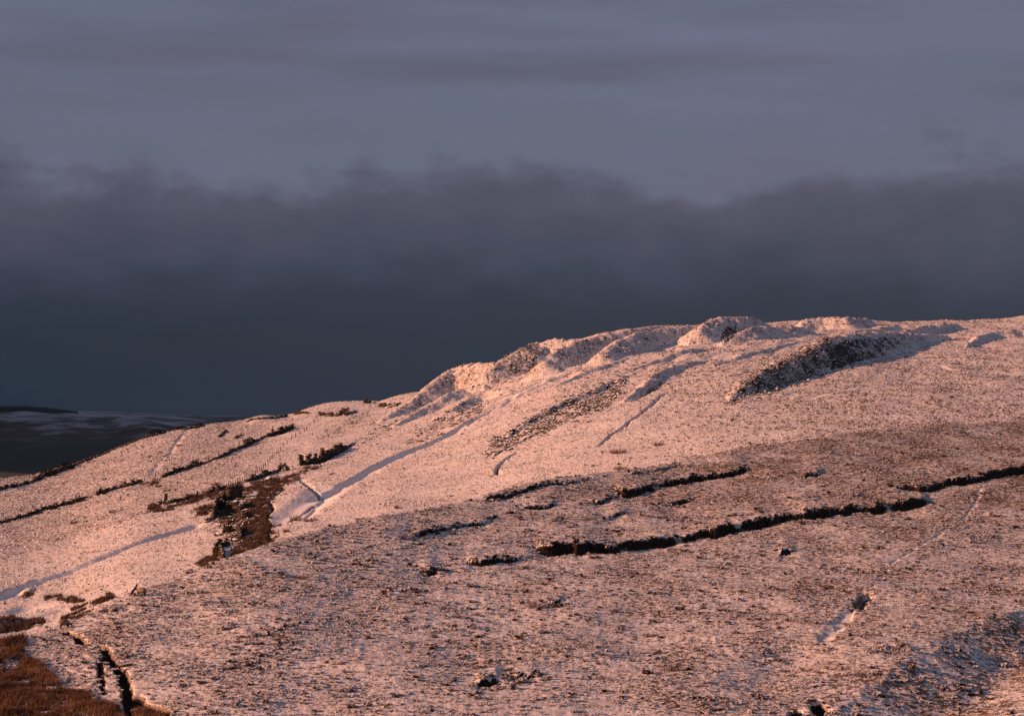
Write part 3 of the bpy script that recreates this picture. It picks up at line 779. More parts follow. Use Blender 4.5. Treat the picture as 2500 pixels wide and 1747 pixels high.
def domes(x, y, z, r, h, K, prof, rs, yaw_stretch=None):
    n = len(x)
    a = np.arange(K) * 2 * np.pi / K
    th = rng.uniform(0, 6.28, n)[:, None] + a[None] + rng.normal(0, 0.18, (n, K))
    V = []
    lean = rng.normal(0, 0.18, (n, 2)) * h[:, None]
    sx = rng.uniform(0.85, 1.5, n)
    for pr, pz in prof:
        rr = r[:, None] * pr * rng.uniform(1 - rs, 1 + rs, (n, K))
        V.append(np.stack([x[:, None] + sx[:, None] * rr * np.cos(th) + lean[:, :1] * pz, y[:, None] + rr * np.sin(th) + lean[:, 1:] * pz,
                           z[:, None] + h[:, None] * (pz + rng.normal(0, 0.10, (n, K)) * (pz > 0))], -1))
    top = np.stack([x + lean[:, 0], y + lean[:, 1], z + h * rng.uniform(0.9, 1.1, n)], -1)[:, None]
    R = len(prof)
    v = np.concatenate(V + [top], 1)
    o = np.arange(n)[:, None] * (R * K + 1)
    i = np.arange(K); j = (i + 1) % K
    F_ = []
    for k in range(R - 1):
        F_.append(np.stack([o + k * K + i, o + k * K + j, o + (k + 1) * K + j], -1))
        F_.append(np.stack([o + k * K + i, o + (k + 1) * K + j, o + (k + 1) * K + i], -1))
    F_.append(np.stack([o + (R - 1) * K + i, o + (R - 1) * K + j, o + R * K + 0 * i], -1))
    return v.reshape(-1, 3), np.concatenate(F_, 1).reshape(-1, 3)

def blades(x, y, z, h, w, spread, per):
    """per thin leaning triangles at each point"""
    x = np.repeat(x, per); y = np.repeat(y, per); z = np.repeat(z, per); h = np.repeat(h, per) * rng.uniform(0.6, 1.1, len(x)); w = np.repeat(w, per)
    sp = np.repeat(spread, per)
    x = x + rng.normal(0, 1, len(x)) * sp; y = y + rng.normal(0, 1, len(x)) * sp
    a = rng.uniform(0, 6.28, len(x)); lx = rng.normal(0.12, 0.35, len(x)) * h; ly = rng.normal(0, 0.35, len(x)) * h
    p0 = np.stack([x - w * np.cos(a), y - w * np.sin(a), z - 0.05], -1)
    p1 = np.stack([x + w * np.cos(a), y + w * np.sin(a), z - 0.05], -1)
    p2 = np.stack([x + lx, y + ly, z + h], -1)
    v = np.stack([p0, p1, p2], 1).reshape(-1, 3)
    return v, np.arange(len(v)).reshape(-1, 3)

def join(parts):
    vs, fs, o = [], [], 0
    for v, f in parts:
        vs.append(v); fs.append(f + o); o += len(v)
    return np.concatenate(vs), np.concatenate(fs)


def tussocks(x, y, z, r, h, nb, w0):
    """shaggy tussock: coarse leaf bunches that rise from the middle and droop outward, two triangles each"""
    n = len(x)
    a = rng.uniform(0, 6.28, (n, nb)); L = r[:, None] * rng.uniform(0.55, 1.25, (n, nb)); hh = h[:, None] * rng.uniform(0.5, 1.2, (n, nb))
    w = w0 + 0.26 * r[:, None] * rng.uniform(0.6, 1.4, (n, nb))
    ca, sa = np.cos(a), np.sin(a)
    ox = rng.normal(0, 0.22, (n, nb)) * r[:, None]; oy = rng.normal(0, 0.22, (n, nb)) * r[:, None]
    def P(t, zz, side):
        return np.stack([x[:, None] + ox + ca * L * t - sa * w * side, y[:, None] + oy + sa * L * t + ca * w * side, z[:, None] + zz], -1)
    v = np.stack([P(0.0, -0.06 + 0 * hh, -.7), P(0.0, -0.06 + 0 * hh, .7), P(0.45, hh, -1), P(0.45, hh, 1), P(1.15, 0.1 * hh - 0.04, 0)], 2).reshape(-1, 3)
    o = np.arange(n * nb)[:, None] * 5
    f = np.concatenate([o + np.array([[0, 1, 3]]), o + np.array([[0, 3, 2]]), o + np.array([[2, 3, 4]])], 1).reshape(-1, 3)
    return v, f
x, y = sample(1, 40000, (-40, 2540))
z, mk = shape(x, y)
dn = fbm(x / 7, y / 9, 3, 201) + 0.8 * fbm(x / 1.9, y / 2.6, 2, 203)
ok = (mk['smooth'] < 0.35) & (mk['peat'] < 0.35) & (rng.uniform(0, 1, len(x)) < 0.55 + 0.9 * dn)
x, y, z, vg = x[ok], y[ok], z[ok], mk['veg'][ok]
r = np.clip(rng.lognormal(-1.30, 0.42, len(x)), 0.12, 0.8) * (0.8 + 0.4 * vg)
h = np.clip(r * rng.uniform(0.14, 0.36, len(x)), 0.03, 0.2)
v, f = tussocks(x, y, z, r, h, 9, 0.02)
# taller bare tussocks that shed their snow
xb, yb = sample(1, 12500, (-40, 2540))
cx_, cy_ = [], []
for cpx, cpy, wx_, wy_, nn in [(2190, 1592, 55, 9, 70), (1738, 1716, 42, 18, 80), (2015, 1722, 22, 22, 40), (1268, 1656, 60, 7, 50), (2325, 1585, 40, 9, 40), (1050, 1392, 26, 7, 20),
                               (2345, 1640, 35, 7, 25), (1850, 1690, 30, 8, 25), (300, 1608, 20, 12, 12), (2090, 1395, 60, 6, 30), (1360, 1478, 30, 6, 15), (560, 1535, 20, 6, 10), (690, 1545, 30, 6, 12)]:
    u1 = cpx + rng.normal(0, 0.55, nn) * wx_; u2 = cpy + rng.normal(0, 0.55, nn) * wy_
    d_ = inv(u1, u2, 1); cx_.append((u1 - CX) / F * d_); cy_.append(d_)
xb = np.concatenate([xb] + cx_); yb = np.concatenate([yb] + cy_); ncl = sum(len(c) for c in cx_)
zb, mb = shape(xb, yb)
dn = fbm(xb / 9, yb / 12, 3, 241)
ok = (mb['smooth'] < 0.3) & (mb['peat'] < 0.5) & ((rng.uniform(0, 1, len(xb)) < 0.45 + 1.3 * dn) | (np.arange(len(xb)) >= len(xb) - ncl))
xb, yb, zb = xb[ok], yb[ok], zb[ok]
rb = np.clip(rng.lognormal(-1.25, 0.40, len(xb)), 0.16, 0.8) * np.interp(to_px(xb, yb), [300, 1300], [0.8, 1.0]); hb = np.clip(rb * rng.uniform(0.35, 0.7, len(xb)), 0.08, 0.34)
vb, fb = tussocks(xb, yb, zb, rb, hb, 11, 0.01)
ob = link('bare_tussocks', np_mesh('bare_tussocks', vb, fb, M_brown)); ob['kind'] = 'stuff'
o = link('moor_grass', np_mesh('moor_grass', v, f, M_tuss, None, False)); o['kind'] = 'stuff'

# heather overhanging the peat banks
hx, hy = [], []
for pw, hh, lay in HAGW:
    if lay == 2: continue
    L_ = np.hypot(*np.diff(pw, axis=0).T); n_ = int(L_.sum() * 2.2 * min(1.0, hh.max()))
    t_ = np.interp(rng.uniform(0, L_.sum(), n_), np.concatenate([[0], np.cumsum(L_)]), np.arange(len(pw)))
    hx.append(np.interp(t_, np.arange(len(pw)), pw[:, 0]) + rng.normal(0, .15, n_)); hy.append(np.interp(t_, np.arange(len(pw)), pw[:, 1]) + rng.normal(0.7, 0.7, n_) * min(1.0, hh.max()))
hx = np.concatenate(hx); hy = np.concatenate(hy); hz, _ = shape(hx, hy)
rh = np.clip(rng.lognormal(-1.55, 0.4, len(hx)), 0.10, 0.5); k_ = rng.uniform(0, 1, len(hx)) < 0.8
vh, fh = tussocks(hx[k_], hy[k_], hz[k_], rh[k_], rh[k_] * rng.uniform(0.5, 1.0, k_.sum()), 10, 0.01)
oh = link('bank_heather', np_mesh('bank_heather', vh, fh, M_heather)); oh['kind'] = 'stuff'

# short tufts poking through the thinner snow of the hillside
x, y = sample(2, 135000, (-40, 2540))
z, mk = shape(x, y)
pxx = to_px(x, y); pyy = H - F * z / y
dn = fbm(x / 12, y / 16, 3, 211) + 0.5 * fbm(x / 3, y / 4, 2, 213)
rt = np.clip(sst(pxx, 1300, 2150) * sst(pyy, 820, 930) + 0.7 * sst(pyy, 1010, 930) * sst(pxx, 950, 1150), 0, 1)
ok = (mk['smooth'] < 0.2) & (mk['peat'] < 0.3) & (rng.uniform(0, 1, len(x)) < 0.36 + 0.6 * dn + 0.3 * (mk['veg'] - 0.3) - 0.12 * rt)
x, y, z, vg, rt = x[ok], y[ok], z[ok], mk['veg'][ok], rt[ok]
r = np.clip(rng.lognormal(-1.50, 0.40, len(x)), 0.10, 0.45)
h = r * rng.uniform(0.35, 0.8, len(x))
mound = domes(x, y, z - 0.06, r, h + 0.06, 5, [(1.0, 0.0)], 0.3)
bl = blades(x, y, z, r * 0.8 + 0.10, 0.07 + 0.05 * rt, r * 0.9, 3)
v, f = join([mound, bl])
o = link('hill_grass', np_mesh('hill_grass', v, f, M_tuft)); o['kind'] = 'stuff'

# darker tussocks that stand clear of the snow on the hillside
xb, yb = sample(2, 42000, (-40, 2540))
zb, mb = shape(xb, yb)
pxx = to_px(xb, yb); pyy = H - F * zb / yb
rt = np.clip(sst(pxx, 1300, 2150) * sst(pyy, 820, 930) + 0.7 * sst(pyy, 1010, 930) * sst(pxx, 950, 1150) + 0.35 * (mb['veg'] > 0.5), 0, 1)
dn = fbm(xb / 6, yb / 12, 3, 251)
ok = (mb['smooth'] < 0.2) & (mb['peat'] < 0.4) & (rng.uniform(0, 1, len(xb)) < 0.14 + 0.28 * rt + 0.5 * dn)
xb, yb, zb, rt = xb[ok], yb[ok], zb[ok], rt[ok]
rb = np.clip(rng.lognormal(-1.30, 0.38, len(xb)), 0.14, 0.7) * (0.85 + 0.45 * rt)
v, f = tussocks(xb, yb, zb, rb, np.clip(rb * rng.uniform(0.35, 0.75, len(xb)), 0.07, 0.34), 6, 0.03)
o = link('hill_tussocks', np_mesh('hill_tussocks', v, f, M_hilltuss)); o['kind'] = 'stuff'

# dead rushes in the wet ground
def rush_points(poly, layer, dens):
    a = np.array(poly, float)
    n = int(dens * (a[:, 0].max() - a[:, 0].min()) * (a[:, 1].max() - a[:, 1].min()))
    px = rng.uniform(a[:, 0].min(), a[:, 0].max(), n); py = rng.uniform(a[:, 1].min(), a[:, 1].max(), n)
    D = inv(px, py, layer); x = (px - CX) / F * D
    jk = rng.uniform(0.6, 1.6, n) if layer == 1 else rng.uniform(1.0, 3.2, n)
    jx = jk * 16 * fbm(x / 4, D / 9, 3, 171); jy = jk * 9 * fbm(x / 4, D / 9, 3, 173)
    k = inpoly(px + jx, py + jy, poly) & (px > -60)
    return x[k], D[k]
RV = {1: [], 2: []}
for lay, poly in RUSH:
    x, y = rush_points(poly, lay, 0.55 if lay == 1 else 0.7)
    cl = fbm(x / 2.5, y / 5, 3, 221)
    k = rng.uniform(0, 1, len(x)) < (0.55 if lay == 1 else 0.42) + 1.7 * cl
    x, y = x[k], y[k]
    z, mk = shape(x, y)
    hh = rng.uniform(0.35, 0.75, len(x)) * (1.0 + 0.5 * fbm(x / 2, y / 4, 2, 223))
    if lay == 2: hh = hh * 1.15
    RV[lay].append(blades(x, y, z, hh, 0.04 + 0 * hh if lay == 1 else 0.08 + 0 * hh, 0.16 + 0 * hh, 5))
for lay, nm, mt in ((1, 'dead_rushes', M_rush), (2, 'gully_rushes', M_gullyrush)):
    v, f = join(RV[lay])
    o = link(nm, np_mesh(nm, v, f, mt)); o['kind'] = 'stuff'

# ------------------------------------------------------------------ rushes growing as single clumps
def clump_mesh(name, w, h, n, mat, seed, bw):
    r = np.random.default_rng(seed)
    a = r.uniform(0, 6.28, n); q = np.sqrt(r.uniform(0, 1, n))
    bx = q * np.cos(a) * w * 0.42; by = q * np.sin(a) * w * 0.42
    hh = h * r.uniform(0.55, 1.05, n) * (1.0 - 0.35 * q)
    lx = bx * 0.55 + r.normal(0.05, 0.12, n) * h; ly = by * 0.55 + r.normal(0, 0.12, n) * h
    t = r.uniform(0, 6.28, n)
    hh = hh * 1.35
    p0 = np.stack([bx - bw * np.cos(t), by - bw * np.sin(t), 0 * t - 0.1], -1); p1 = np.stack([bx + bw * np.cos(t), by + bw * np.sin(t), 0 * t - 0.1], -1)
    p2 = np.stack([bx + lx, by + ly, hh], -1)
    return np_mesh(name, np.stack([p0, p1, p2], 1).reshape(-1, 3), np.arange(3 * n).reshape(-1, 3), mat)

GR_R = 'clumps of dead rushes standing out of the snow'
for k, (px, py, lay, w, h, lab) in enumerate([
    (1509, 1106, 2, 3.4, 1.2, 'brown rush clump alone on the bright slope above the peat banks, widest on that slope'),
    (1606, 1087, 2, 2.4, 0.9, 'faint rush clump up to the right of the widest one on the bright slope'),
    (1513, 1146, 2, 2.6, 0.9, 'low rush clump on the lip just above the upper peat bank'),
    (722, 1270, 2, 2.6, 1.4, 'tallest dark round rush clump on the sunlit slope right of the ruin'),
    (756, 1272, 2, 2.6, 0.9, 'thin rush clump just right of the tall dark round one'),
    (699, 1298, 2, 1.5, 0.9, 'small rush clump below the tall dark round one beside the ruin'),
    (692, 1322, 2, 2.2, 0.9, 'brown rush clump at the moor edge below and right of the ruin'),
    (530, 1184, 2, 2.6, 0.9, 'grey green rush clump in the field above the low wall left of the ruin'),
    (437, 1089, 2, 1.9, 0.8, 'rush clump beside the blue track near the top of the upper field'),
    (154, 1183, 2, 1.0, 0.7, 'small reddish rush clump alone in the upper left field'),
    (181, 1277, 2, 1.7, 0.8, 'rush clump alone in the lower left field under the long wall'),
    (387, 1188, 2, 1.9, 0.9, 'rush clump between the long wall and the tall stone gatepost'),
    (407, 1199, 2, 2.1, 0.9, 'rush clump just above the tall stone gatepost'),
    (275, 1250, 2, 1.8, 0.7, 'pale rush clump in the lower left field nearest the bright strip'),
    (1305, 1482, 1, 1.9, 0.9, 'bleached feathery rush clump in the middle of the tussocky moor'),
    (1632, 1636, 1, 1.5, 0.8, 'bleached rush clump low down on the moor near the bottom'),
    (735, 1413, 1, 1.8, 0.6, 'rush clump on the moor below the ruin, near its edge'),
    (971, 1240, 2, 1.6, 0.8, 'little rush clump behind the moor edge below the long blue hollow'),
    (885, 1268, 2, 3.2, 0.6, 'low spreading rush clump along the moor edge right of the ruin'),
]):
    p = at(px, py, lay)
    o = link('rush_clump', clump_mesh('rush_clump', w, h, int(45 * w), M_rush if 'bleached' not in lab else M_tuft, 300 + k, 0.05 if lay == 2 else 0.025), None, p)
    thing(o, lab, 'rushes', GR_R)

# ------------------------------------------------------------------ gorse and heather bushes
def bush_mesh(w, d, h, n, seed):
    r = np.random.default_rng(seed)
    u = r.normal(0, 1, (n, 3)); u /= np.linalg.norm(u, axis=1)[:, None]
    u[:, 2] = np.abs(u[:, 2]) * 1.0
    rad = r.uniform(0.62, 1.0, n) * (1 + 0.25 * np.sin(u[:, 0] * 5 + seed) * np.cos(u[:, 1] * 4))
    c = u * rad[:, None] * np.array([w / 2, d / 2, h])
    s = r.uniform(0.10, 0.26, n) * min(1.4, (0.5 + h * 0.5))
    a = r.normal(0, 1, (n, 3)); a /= np.linalg.norm(a, axis=1)[:, None]
    b = np.cross(a, u + r.normal(0, 0.5, (n, 3))); b /= np.linalg.norm(b, axis=1)[:, None] + 1e-9
    v = np.stack([c + a * s[:, None], c - a * s[:, None] * 0.7 + b * s[:, None] * 0.8, c - a * s[:, None] * 0.7 - b * s[:, None] * 0.8], 1)
    core = c * 0
    return v.reshape(-1, 3), np.arange(3 * n).reshape(-1, 3)

GR_B = 'dark bushes along the field walls'
for k, (px, py, w, h, lab) in enumerate([
    (382, 1060, 45, 14, 'dark bush like a low dome on the skyline left of the blue track'),
    (442, 1047, 30, 9, 'dark bush on the skyline just left of the reddish stones, above the blue track'),
    (488, 1038, 34, 7, 'long flat dark bush on the skyline right of the blue track'),
    (160, 1145, 48, 18, 'upper end of the big black bush mass on the far left field wall'),
    (118, 1162, 50, 18, 'middle of the big black bush mass on the far left field wall'),
    (90, 1172, 26, 12, 'lower end of the big black bush mass on the far left field wall'),
    (62, 1182, 16, 12, 'small round black bush left of the big bush mass'),
    (30, 1190, 28, 9, 'low black bush leftmost on the far left field wall'),
    (228, 1116, 20, 6, 'small dark bush on the field skyline above the big bush mass'),
    (250, 1106, 20, 5, 'tiny dark bush on the field skyline, between small bush and dome bush'),
    (246, 1208, 26, 16, 'round black bush in the gap of the long middle wall'),
    (196, 1224, 28, 14, 'round black bush at the upper end of the dark hedge on the middle wall'),
    (165, 1232, 40, 11, 'black bush second along the dark hedge on the middle wall'),
    (128, 1243, 40, 9, 'black bush third along the dark hedge on the middle wall'),
    (88, 1254, 38, 8, 'low black bush at the lower end of the dark hedge on the middle wall'),
    (481, 1136, 42, 15, 'long dark bush on the middle wall below the blue track'),
    (610, 1080, 36, 12, 'dark bush on the middle wall below the small slate bank'),
    (691, 1150, 34, 24, 'round dark shrub dusted with snow beside the big slate bank'),
    (672, 1156, 24, 10, 'low shrub left of the round snow dusted shrub'),
    (558, 1300, 34, 20, 'mossy olive bush growing over the ruined wall'),
    (533, 1352, 26, 20, 'olive bush at the lower end of the ruin beside the tan rushes'),
    (500, 1256, 20, 12, 'thin brown bush at the left side of the ruined house'),
    (893, 983, 0, 0, ''),
]):
    if not w: continue
    p = at(px, py, 2)
    sc = p.y / F
    v, f = bush_mesh(w * sc, max(1.2, w * sc * 0.5), h * sc * 1.05, int(70 + 5.5 * w), 400 + k)
    mat = M_bush if 'olive' not in lab and 'brown' not in lab else M_olive
    if 'snow' in lab: mat = M_bush2
    o = link('bush', np_mesh('bush', v, f, mat), None, p - Vector((0, 0, 0.1)))
    thing(o, lab, 'bush', GR_B)

# ------------------------------------------------------------------ stones
def stone_verts(r, sx, sy, sz):
    """rough split block, 8 corners"""
    c = np.array([[x, y, z] for z in (-1, 1) for y in (-1, 1) for x in (-1, 1)], float)
    c = c * np.array([sx, sy, sz]) * 0.5
    return c + r.normal(0, 0.11, (8, 3)) * np.array([sx, sy, sz])
BOXF = np.array([[0, 2, 3], [0, 3, 1], [4, 5, 7], [4, 7, 6], [0, 1, 5], [0, 5, 4], [1, 3, 7], [1, 7, 5], [3, 2, 6], [3, 6, 7], [2, 0, 4], [2, 4, 6]])

def wall_stones(pts, layer, heights, thick, sl_, sh_, seed, ragged=0.2, on_ground=True):
    """stones of a dry wall along a photo polyline: list of (centre, yaw, verts)"""
    r = np.random.default_rng(seed)
    W3 = [at(px, py, layer) for px, py in pts]
    out = []
    for i in range(len(W3) - 1):
        a, b = W3[i], W3[i + 1]
        L = math.hypot(b.x - a.x, b.y - a.y); n = max(1, int(L / sl_))
        yaw = math.atan2(b.y - a.y, b.x - a.x)
        ts = (np.arange(n) + 0.5) / n
        gx = a.x + (b.x - a.x) * ts; gy = a.y + (b.y - a.y) * ts
        gz = ground_z(gx, gy)
        for j in range(n):
            hloc = (heights[i] + (heights[i + 1] - heights[i]) * ts[j]) * (1 + r.normal(0, ragged))
            m_ = max(1, int(round(hloc / sh_)))
            if heights[i] + heights[i + 1] < 0.05 or hloc < 0.12: continue
            for k in range(m_):
                off = r.normal(0, 0.06 * thick)
                x = gx[j] + r.normal(0, 0.12) * sl_ - math.sin(yaw) * off + (k % 2 - 0.5) * 0.5 * sl_ * math.cos(yaw)
                y = gy[j] + math.cos(yaw) * off + (k % 2 - 0.5) * 0.5 * sl_ * math.sin(yaw)
                out.append(((x, y, gz[j] - 0.08 + (k + 0.5) * sh_ + r.normal(0, 0.03)), yaw + r.normal(0, 0.12),
                            stone_verts(r, sl_ * r.uniform(0.85, 1.3), thick * r.uniform(0.85, 1.15), sh_ * r.uniform(0.85, 1.25))))
    return out

def stones_mesh(name, stones, mat, origin):
    V = []
    for c, yaw, v in stones:
        ca, sa = math.cos(yaw), math.sin(yaw)
        V.append(np.stack([v[:, 0] * ca - v[:, 1] * sa + c[0] - origin.x, v[:, 0] * sa + v[:, 1] * ca + c[1] - origin.y, v[:, 2] + c[2] - origin.z], -1))
    V = np.concatenate(V)
    f = (np.arange(len(stones))[:, None, None] * 8 + BOXF[None]).reshape(-1, 3)
    return np_mesh(name, V, f, mat)

def long_wall(pts, heights, label, seed, thick=0.7, mat=None, sl_=0.55, sh_=0.28):
    st = wall_stones(pts, 2, heights, thick, sl_, sh_, seed, 0.35)
    o0 = Vector(st[0][0])
    root = empty('dry_stone_wall', o0)
    thing(root, label, 'wall', 'dry stone field walls')
    me = stones_mesh('stones', st, mat or M_wall, o0)
    c = link('stones', me, root); c['kind'] = 'stuff'
    return root

long_wall([(-60, 1212), (0, 1197), (60, 1183), (84, 1176), (130, 1158), (175, 1141), (215, 1124), (260, 1106), (300, 1090), (350, 1070), (405, 1056)],
          [.7, .7, .6, .8, .8, .6, .5, .35, .35, .3, .5], 'tumbled dark wall along the left edge of the upper field, on its skyline', 501)
long_wall([(-60, 1292), (0, 1277), (50, 1264), (110, 1243), (170, 1228), (205, 1216), (225, 1213)], [.5, .5, .6, .7, .7, .6, .3], 'long dark middle wall under the hedge of black bushes, lower left', 502)
long_wall([(240, 1208), (280, 1194), (320, 1185), (345, 1177)], [.7, .8, .8, .6], 'short piece of the middle wall right of the round black bush', 503)
long_wall([(395, 1166), (412, 1160), (450, 1147), (470, 1141), (510, 1127), (548, 1113), (575, 1100), (600, 1088), (640, 1070), (652, 1064)], [.9, .8, .8, .7, .35, .7, .8, .7, .5, .4], 'upper piece of the middle wall climbing to the slate banks', 504)
long_wall([(385, 1232), (420, 1228), (445, 1222), (480, 1213)], [.5, .9, .9, .7], 'broken rubble wall between the two stone gateposts', 505, 0.9)
long_wall([(504, 1206), (525, 1200), (550, 1193)], [.6, .9, .8], 'low dark wall just left of the ruin, below the post fence', 506, 0.8, None, 0.7, 0.2)
long_wall([(603, 1176), (620, 1172), (640, 1165), (662, 1156)], [.8, 1.0, 1.0, .8], 'dark layered wall above the brown rushes, behind the ruin', 507, 0.8, None, 0.8, 0.2)
long_wall([(732, 1136), (752, 1133), (782, 1128), (812, 1115), (838, 1102), (862, 1086)], [2.0, 2.1, 2.0, 1.5, 1.0, .4], 'tall dark slate retaining wall facing the ruin', 508, 0.8, M_slate, 0.7, 0.22)
long_wall([(652, 1066), (690, 1058), (716, 1046)], [1.2, 1.8, 1.2], 'dark slate retaining wall at the top of the middle wall', 509, 0.7, M_slate, 0.7, 0.22)
long_wall([(780, 1014), (820, 1016), (852, 1014)], [1.1, 1.0, 1.3], 'dark slate wall of the small quarry hollow near the skyline', 510, 0.7, M_slate, 0.7, 0.22)
long_wall([(603, 1030), (618, 1024), (640, 1022), (672, 1021), (704, 1017)], [.4, .5, .4, .6, .7], 'reddish tumbled wall along the skyline left of the quarry hollow', 511)
long_wall([(720, 1013), (738, 1010), (752, 1009)], [.9, .7, .6], 'short reddish rubble wall left of the quarry hollow', 512)
long_wall([(445, 1050), (478, 1044), (500, 1039)], [.5, .5, .3], 'reddish stones on the skyline at the head of the blue track', 513)
long_wall([(925, 993), (940, 993), (962, 988), (982, 985)], [.6, .9, .5, .4], 'short dark wall on the shoulder below the first spoil tip', 514)
long_wall([(535, 1067), (545, 1058), (553, 1052)], [.5, .6, .4], 'few dark stones in a heap in the middle of the upper field', 515)
long_wall([(575, 1071), (582, 1065), (594, 1062)], [.5, .5, .2], 'curved dark stones in the upper field right of the stone heap', 516)

# cairn on the skyline with a low wall running off it
p = at(893, 984, 2)
st = []
r_ = np.random.default_rng(61)
for k in range(26):
    lev = k // 8
    a = r_.uniform(0, 6.28); q = (0.75 - 0.22 * lev) * r_.uniform(0.2, 1)
    st.append(((p.x + q * math.cos(a), p.y + q * math.sin(a), p.z + 0.2 + 0.36 * lev), a, stone_verts(r_, .6, .5, .4)))
root = empty('cairn', p); thing(root, 'small black cairn alone on the skyline left of the first spoil tip', 'cairn')
c = link('stones', stones_mesh('stones', st, M_wall, p), root); c['kind'] = 'stuff'
long_wall([(897, 983), (906, 983), (918, 983)], [.5, .5, .3], 'low black wall running right from the skyline cairn', 517)

# ------------------------------------------------------------------ the ruin
STONE_ME = []
for k in range(10):
    r_ = np.random.default_rng(700 + k)
    STONE_ME.append(np_mesh('stone', stone_verts(r_, 0.62, 0.6, 0.30), BOXF, M_wall))
def ruin_wall(root, pts, heights, seed, sl_=0.55, thick=0.6):
    heights = [h_ * 1.22 for h_ in heights]
    st = wall_stones(pts, 2, heights, thick * 0.7, sl_, 0.27, seed, 0.14)
    o0 = Vector(st[0][0])
    core = link('wall', stones_mesh('wall', [(c, y, v * np.array([1.0, 0.8, 0.95])) for c, y, v in st], M_wall, o0), root, o0 - root.location)
    for k, (c, yaw, v) in enumerate(st):
        if k % 2: continue
        s = link('stone', STONE_ME[(k * 7) % 10], core, Vector(c) - o0)
        s.rotation_euler = (random.uniform(-.1, .1), random.uniform(-.1, .1), yaw)
    return core
p = at(560, 1250, 2)
house = empty('ruined_house', p)
thing(house, 'roofless ruined stone house with a broken gable at the foot of the hillside', 'ruin')
ruin_wall(house, [(546, 1222), (560, 1222), (575, 1218), (590, 1213)], [1.5, 2.1, 2.4, 2.7], 711)
ruin_wall(house, [(529, 1243), (548, 1243), (566, 1245), (584, 1245)], [1.9, 1.6, 1.3, 1.1], 712)
ruin_wall(house, [(530, 1243), (526, 1256), (521, 1268)], [1.9, 2.2, 1.6], 713)
ruin_wall(house, [(552, 1270), (575, 1268), (598, 1266), (616, 1262)], [.5, .8, 1.4, 1.2], 714)
ruin_wall(house, [(586, 1246), (600, 1242), (614, 1234)], [1.0, 1.1, .7], 715)
ruin_wall(house, [(536, 1274), (556, 1280), (580, 1277)], [.5, .7, .6], 717)
ruin_wall(house, [(592, 1256), (606, 1252), (618, 1248)], [.6, .8, .6], 718)
ruin_wall(house, [(505, 1275), (512, 1270), (522, 1262)], [.4, .6, .8], 719)
ruin_wall(house, [(546, 1222), (538, 1232), (530, 1243)], [1.5, 1.5, 1.8], 716)
for pts, hs, lab, sd in [
    ([(580, 1296), (584, 1307), (589, 1318)], [1.0, 1.2, .8], 'short pale edged wall end below the mossy bush of the ruin', 721),
    ([(548, 1322), (566, 1318), (586, 1318)], [.5, .8, .9], 'heap of snowy rubble at the lower end of the ruin', 722),
    ([(523, 1346), (533, 1338), (548, 1335), (560, 1330)], [1.0, 1.3, 1.0, .5], 'dark wall with a snowy top lowest of the ruined walls', 723),
    ([(537, 1346), (541, 1355), (545, 1364)], [1.2, 1.2, .7], 'wall end coming forward beside the tan rushes', 724)]:
    p = at(*pts[0], 2)
    rt = empty('ruined_wall', p); thing(rt, lab, 'ruined wall', 'broken walls below the ruined house')
    ruin_wall(rt, pts, hs, sd)

for px, py, w, hgt, lab in [(405, 1222, 0.85, 1.75, 'thick dark standing gatepost of stone at the left end of the broken rubble wall'),
                            (482, 1212, 0.55, 1.35, 'thinner dark stone gatepost at the right end of the broken rubble wall')]:
    p = at(px, py, 2)
    r_ = np.random.default_rng(int(px))
    bm_v = []; lv = [(0, 1.0), (0.35, 1.05), (0.7, .92), (0.93, .85), (1.0, .55)]
    for t, q in lv:
        for a in range(6):
            th = a * math.pi / 3 + 0.4
            bm_v.append((w / 2 * q * math.cos(th) * r_.uniform(.85, 1.15), w / 2 * q * math.sin(th) * r_.uniform(.85, 1.15), -0.2 + t * (hgt + .2) + r_.normal(0, .03)))
    bm_v.append((0, 0, hgt))
    ff = []
    for l in range(len(lv) - 1):
        for a in range(6):
            i0, i1, j0, j1 = l * 6 + a, l * 6 + (a + 1) % 6, (l + 1) * 6 + a, (l + 1) * 6 + (a + 1) % 6
            ff += [[i0, i1, j1], [i0, j1, j0]]
    ff += [[24 + a, 24 + (a + 1) % 6, 30] for a in range(6)]
    o = link('stone_gatepost', np_mesh('stone_gatepost', np.array(bm_v), np.array(ff), M_wall), None, p)
    thing(o, lab, 'gatepost', 'stone gateposts of the broken wall')

def rock_mesh(name, sx, sy, sz, seed, mat):
    bm = bmesh.new(); bmesh.ops.create_icosphere(bm, subdivisions=2, radius=1)
    r_ = np.random.default_rng(seed); o3 = r_.uniform(0, 50, 2)
    for v in bm.verts:
        k = 1 + 0.35 * float(perlin(v.co.x * 1.3 + o3[0], v.co.y * 1.3 + v.co.z + o3[1], seed))
        v.co = Vector((v.co.x * sx, v.co.y * sy, max(v.co.z, -0.5) * sz)) * k
    me = bpy.data.meshes.new(name); bm.to_mesh(me); bm.free(); me.materials.append(mat)
    return me
p = at(655, 1172, 2)
o = link('boulder', rock_mesh('boulder', 1.3, 0.7, 0.55, 5, M_snowrock), None, p + Vector((0, 0, .25))); o.rotation_euler = (0, -0.45, 0.2)
thing(o, 'long leaning snow covered boulder among the brown rushes behind the ruin', 'boulder')

